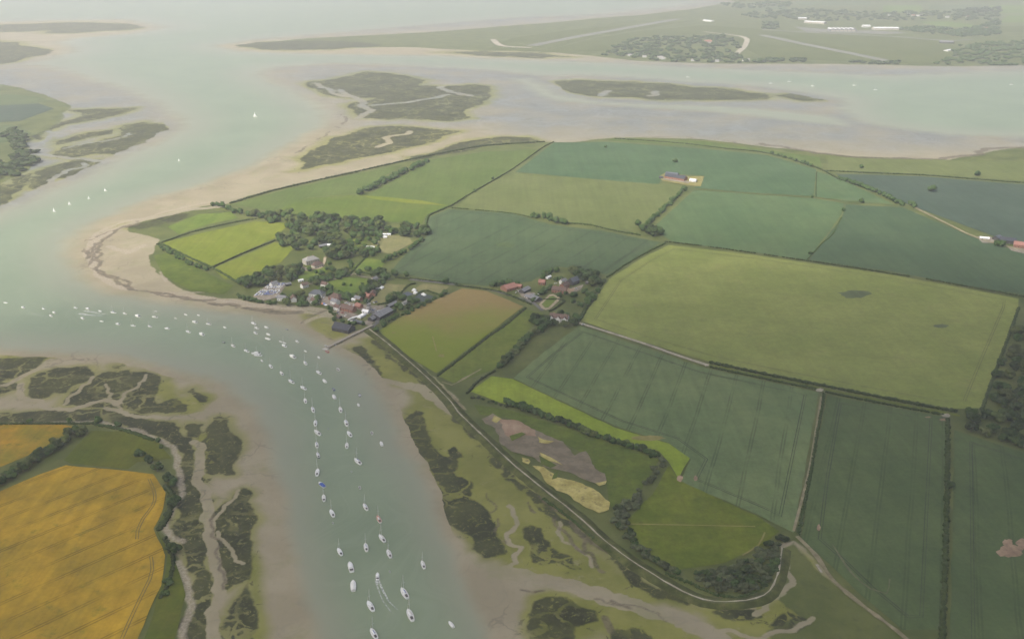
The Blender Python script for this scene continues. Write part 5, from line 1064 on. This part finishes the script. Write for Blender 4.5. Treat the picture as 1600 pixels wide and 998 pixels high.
wake([(131,486),(145,488),(168,491.5)], 4.5, 'upper foam streak behind the speeding boat'); wake([(123,490),(140,492.5),(160,493.5)], 4.5, 'lower foam streak behind the speeding boat'); wake([(50,490),(68,494),(75,495)], 1.6, 'faint foam streak among the bend moorings'); wake([(80,361),(97,360)], 2.5, 'pale foam streak off the point')

# ------------------------------------------------------------------ dinghy park, cars
dp = PP([(396,463),(422,444),(446,443),(438,462),(404,470)]); a = np.array(dp); cols_ = [(M_BLUE, 'blue'), (M_GEL, 'white'), (M_TAN, 'buff'), (M_RIB, 'grey')]
def dinghy(cover):
    o = empty('dinghy', (0, 0, 0)); hull_mesh(4.6, 1.8, .55, .75, 'hull', M_GEL, o); deck_mesh(4.6, 1.8, .55, .75, cover, o, 'cover', .95, .02, .98, .03, .28)
    MB().tube((.5, 0, .6), (.5, 0, 5.6), .05, .03, 5).build('mast', M_ALU, o)
    q = MB(); q.box(-1.4, -.7, -.35, .8, -.6, -.2); q.box(-1.4, .6, -.35, .8, .7, -.2); q.build('trolley', M_ALU, o); return o
DG = [dinghy(c) for c, _ in cols_]; ux = Vector(P(446, 443)) - Vector(P(422, 444)); vx_ = Vector(P(396, 463)) - Vector(P(422, 444)); O_ = Vector(P(422, 444)); k = 0
rx = math.atan2(vx_.y, vx_.x)
nrow = int(vx_.length / 5.4); ncol = int(ux.length * 1.5 / 2.5)
for i in range(nrow):
    for jx in range(ncol):
        if i % 5 == 4: continue
        p = O_ + vx_ * ((i + .5) / nrow) + ux.normalized() * (jx * 2.5 + 1)
        if not inside(np.array([p.x]), np.array([p.y]), dp)[0] or random.random() < .1 or k > 190: continue
        w_ = random.choices(range(4), (4, 4, 2, 1))[0]; o = copy_tree(DG[w_]); k += 1
        o.location = (p.x + random.uniform(-.3, .3), p.y + random.uniform(-.3, .3), .95); o.rotation_euler = (0, 0, rx + random.uniform(-.12, .12) + random.choice((0, math.pi)))
        setp(o, f'small dinghy under a {cols_[w_][1]} cover in the packed dinghy park', 'dinghy', f'{cols_[w_][1]} covered dinghies in the dinghy park')
for o in DG:
    for ch in list(o.children_recursive): bpy.data.objects.remove(ch)
    bpy.data.objects.remove(o)
def car(paint):
    o = empty('car', (0, 0, 0)); q = MB(); q.box(-2.1, -.88, .35, 2.1, .88, .85); q.build('body', paint, o)
    q = MB(); q.add([(-1.6, -.8, .86), (1.1, -.8, .86), (1.1, .8, .86), (-1.6, .8, .86), (-1.1, -.65, 1.45), (.4, -.65, 1.45), (.4, .65, 1.45), (-1.1, .65, 1.45)], [(0, 1, 5, 4), (1, 2, 6, 5), (2, 3, 7, 6), (3, 0, 4, 7)]); q.build('window', M_GLASS, o)
    MB().box(-1.1, -.66, 1.455, .4, .66, 1.5).build('roof', paint, o)
    for x in (-1.3, 1.3):
        for s_ in (-.85, .85): MB().tube((x, s_ - .1, .33), (x, s_ + .1, .33), .33, .33, 10).build('wheel', M_SHADE_DARK, o)
    return o
CP = [(car(plain('car_white', (.78, .78, .77), .35)), 'white'), (car(plain('car_silver', (.45, .46, .47), .35)), 'silver'), (car(plain('car_blue', (.06, .09, .2), .35)), 'dark blue'), (car(plain('car_red', (.4, .05, .04), .35)), 'red')]
CARS = [(541,475,0),(546,477,0),(553,478,0),(543,474,1),(549,479,2),(557,480,1),(571,471,0),(575,473,1),(584,474,0),(588,473,2),(577,476,0),(568,462,1),(565,460,2),(572,462,1),(530,492,1),(535,490,3),(540,494,0),(528,489,2),(534,496,1),(583,486,2),(588,488,1),(592,487,0),(586,484,1),(506,466,0),(490,468,0),(806,458,0),(812,456,1),(834,461,0),(838,463,0),(842,460,0),(879,444,0),(887,441,0),(866,452,2),(871,450,1),(876,447,0),(868,444,0),(900,452,1),(911,508,0),(436,464,0),(444,468,0),(432,466,1),(448,466,1)]
for i, (x, y, c) in enumerate(CARS):
    o = copy_tree(CP[c][0]); o.location = (*P(x, y), .75); o.rotation_euler = (0, 0, random.uniform(0, 6.28))
    where = 'village' if x < 700 else 'farm hamlet'
    setp(o, f'small {CP[c][1]} car parked among the {where} buildings', 'car', f'{CP[c][1]} cars parked in the {where}')
for o, _ in CP:
    for ch in list(o.children_recursive): bpy.data.objects.remove(ch)
    bpy.data.objects.remove(o)
# laid-up boats in the yard by the jetty
for i, (x, y, vx, vy) in enumerate([(547,500,1,-.5),(551,498,1,-.5),(555,497,1,-.5),(549,503,1,-.2),(554,502,1,-.2)]):
    o = empty('laid_up_boat', (*P(x, y), .9), hdg(x, y, vx, vy)); setp(o, 'white boat laid up ashore in the yard beside the jetty', 'boat', 'boats laid up in the yard')
    hull_mesh(8, 2.6, 1.0, .8, 'hull', M_GEL, o); deck_mesh(8, 2.6, 1.0, .8, M_DECK, o); cabin_mesh(8, 2.6, -.15, .2, 1.05, 1.7, 1.6, 1.0, M_GEL, o)
    q = MB(); q.box(-2, -.9, -.85, -1.8, .9, -.3); q.box(1.6, -.7, -.85, 1.8, .7, -.3); q.build('cradle', M_BOARD, o)

# ------------------------------------------------------------------ haze, light, render settings
hz = bpy.data.materials.new('haze'); hz.use_nodes = True; n = hz.node_tree.nodes
for q in list(n):
    if q.type != 'OUTPUT_MATERIAL': n.remove(q)
pvn = n.new('ShaderNodeVolumePrincipled'); pvn.inputs['Color'].default_value = (.925, .945, .965, 1); pvn.inputs['Density'].default_value = 1.2e-4; pvn.inputs['Anisotropy'].default_value = .15
hz.node_tree.links.new(pvn.outputs[0], n['Material Output'].inputs['Volume'])
q = MB(); q.box(-55000, -5000, -2.5, 55000, 26000, H + 12); h = q.build('haze', hz); setp(h, kind='stuff')

EL, AZ = R(52), R(-125)
# unseen vapour layer added to shade the near shore; far harbour stays sunlit
cl = NT('shade_cloud_vapour'); cp_ = cl.objpos()
sx = cl.n.new('ShaderNodeSeparateXYZ'); cl.link(cp_, sx.inputs[0])
rr = cl.math('SQRT', cl.math('ADD', cl.math('POWER', cl.math('DIVIDE', sx.outputs[0], 1900.), 2.0), cl.math('POWER', cl.math('DIVIDE', sx.outputs[1], 1300.), 2.0)))
cf_ = cl.math('MULTIPLY', cl.math('SUBTRACT', 1.0, cl.ramp(rr, .45, 1.0)), cl.math('ADD', .62, cl.math('MULTIPLY', cl.noise(1 / 700., 5, .6), .5)), clamp=True)
tr = cl.n.new('ShaderNodeBsdfTransparent'); tl = cl.n.new('ShaderNodeBsdfTranslucent'); tl.inputs[0].default_value = (.9, .9, .9, 1); mx = cl.n.new('ShaderNodeMixShader')
cl.link(cf_, mx.inputs[0]); cl.link(tr.outputs[0], mx.inputs[1]); cl.link(tl.outputs[0], mx.inputs[2]); cl.link(mx.outputs[0], cl.out.inputs['Surface'])
b = Blobs(); v, f = ico(5); v = v.copy()
k = np.array([1 + .10 * mnoise.fractal(Vector(q) * 3.0, .8, 2.0, 5) for q in v])[:, None]
b.V.append(v * k * np.array([1900., 1300., 110.])); b.Fc.append(f); b.n = len(v)
o = link_mesh('shade_cloud', b.mesh('shade_cloud', cl.m)); o.location = (350 - 1094 * .82, 380 - 1094 * .57, 1450); setp(o, kind='structure')
W = bpy.data.worlds.new('World'); S.world = W; W.use_nodes = True; wn_ = W.node_tree.nodes; bg = wn_['Background']
sky = wn_.new('ShaderNodeTexSky'); sky.sky_type = 'NISHITA'; sky.sun_disc = False; sky.sun_elevation = EL; sky.sun_rotation = AZ; sky.dust_density = 6.0; sky.air_density = .8
W.node_tree.links.new(sky.outputs[0], bg.inputs['Color']); bg.inputs['Strength'].default_value = .12
sd = bpy.data.lights.new('sun', 'SUN'); sd.energy = 3.4; sd.angle = R(6); sd.color = (1, .975, .93)
so = bpy.data.objects.new('sun', sd); COL.objects.link(so)
sv = Vector((math.sin(AZ) * math.cos(EL), math.cos(AZ) * math.cos(EL), math.sin(EL))); so.rotation_euler = (-sv).to_track_quat('-Z', 'Y').to_euler(); so.location = sv * 2000

S.render.engine = 'CYCLES'; cy = S.cycles; cy.max_bounces = 5; cy.diffuse_bounces = 2; cy.glossy_bounces = 2; cy.transparent_max_bounces = 8; cy.volume_bounces = 1
cy.use_denoising = True
vs_ = S.view_settings; vs_.view_transform = 'Standard'; vs_.look = 'None'; vs_.gamma = 1; vs_.exposure = 0.42
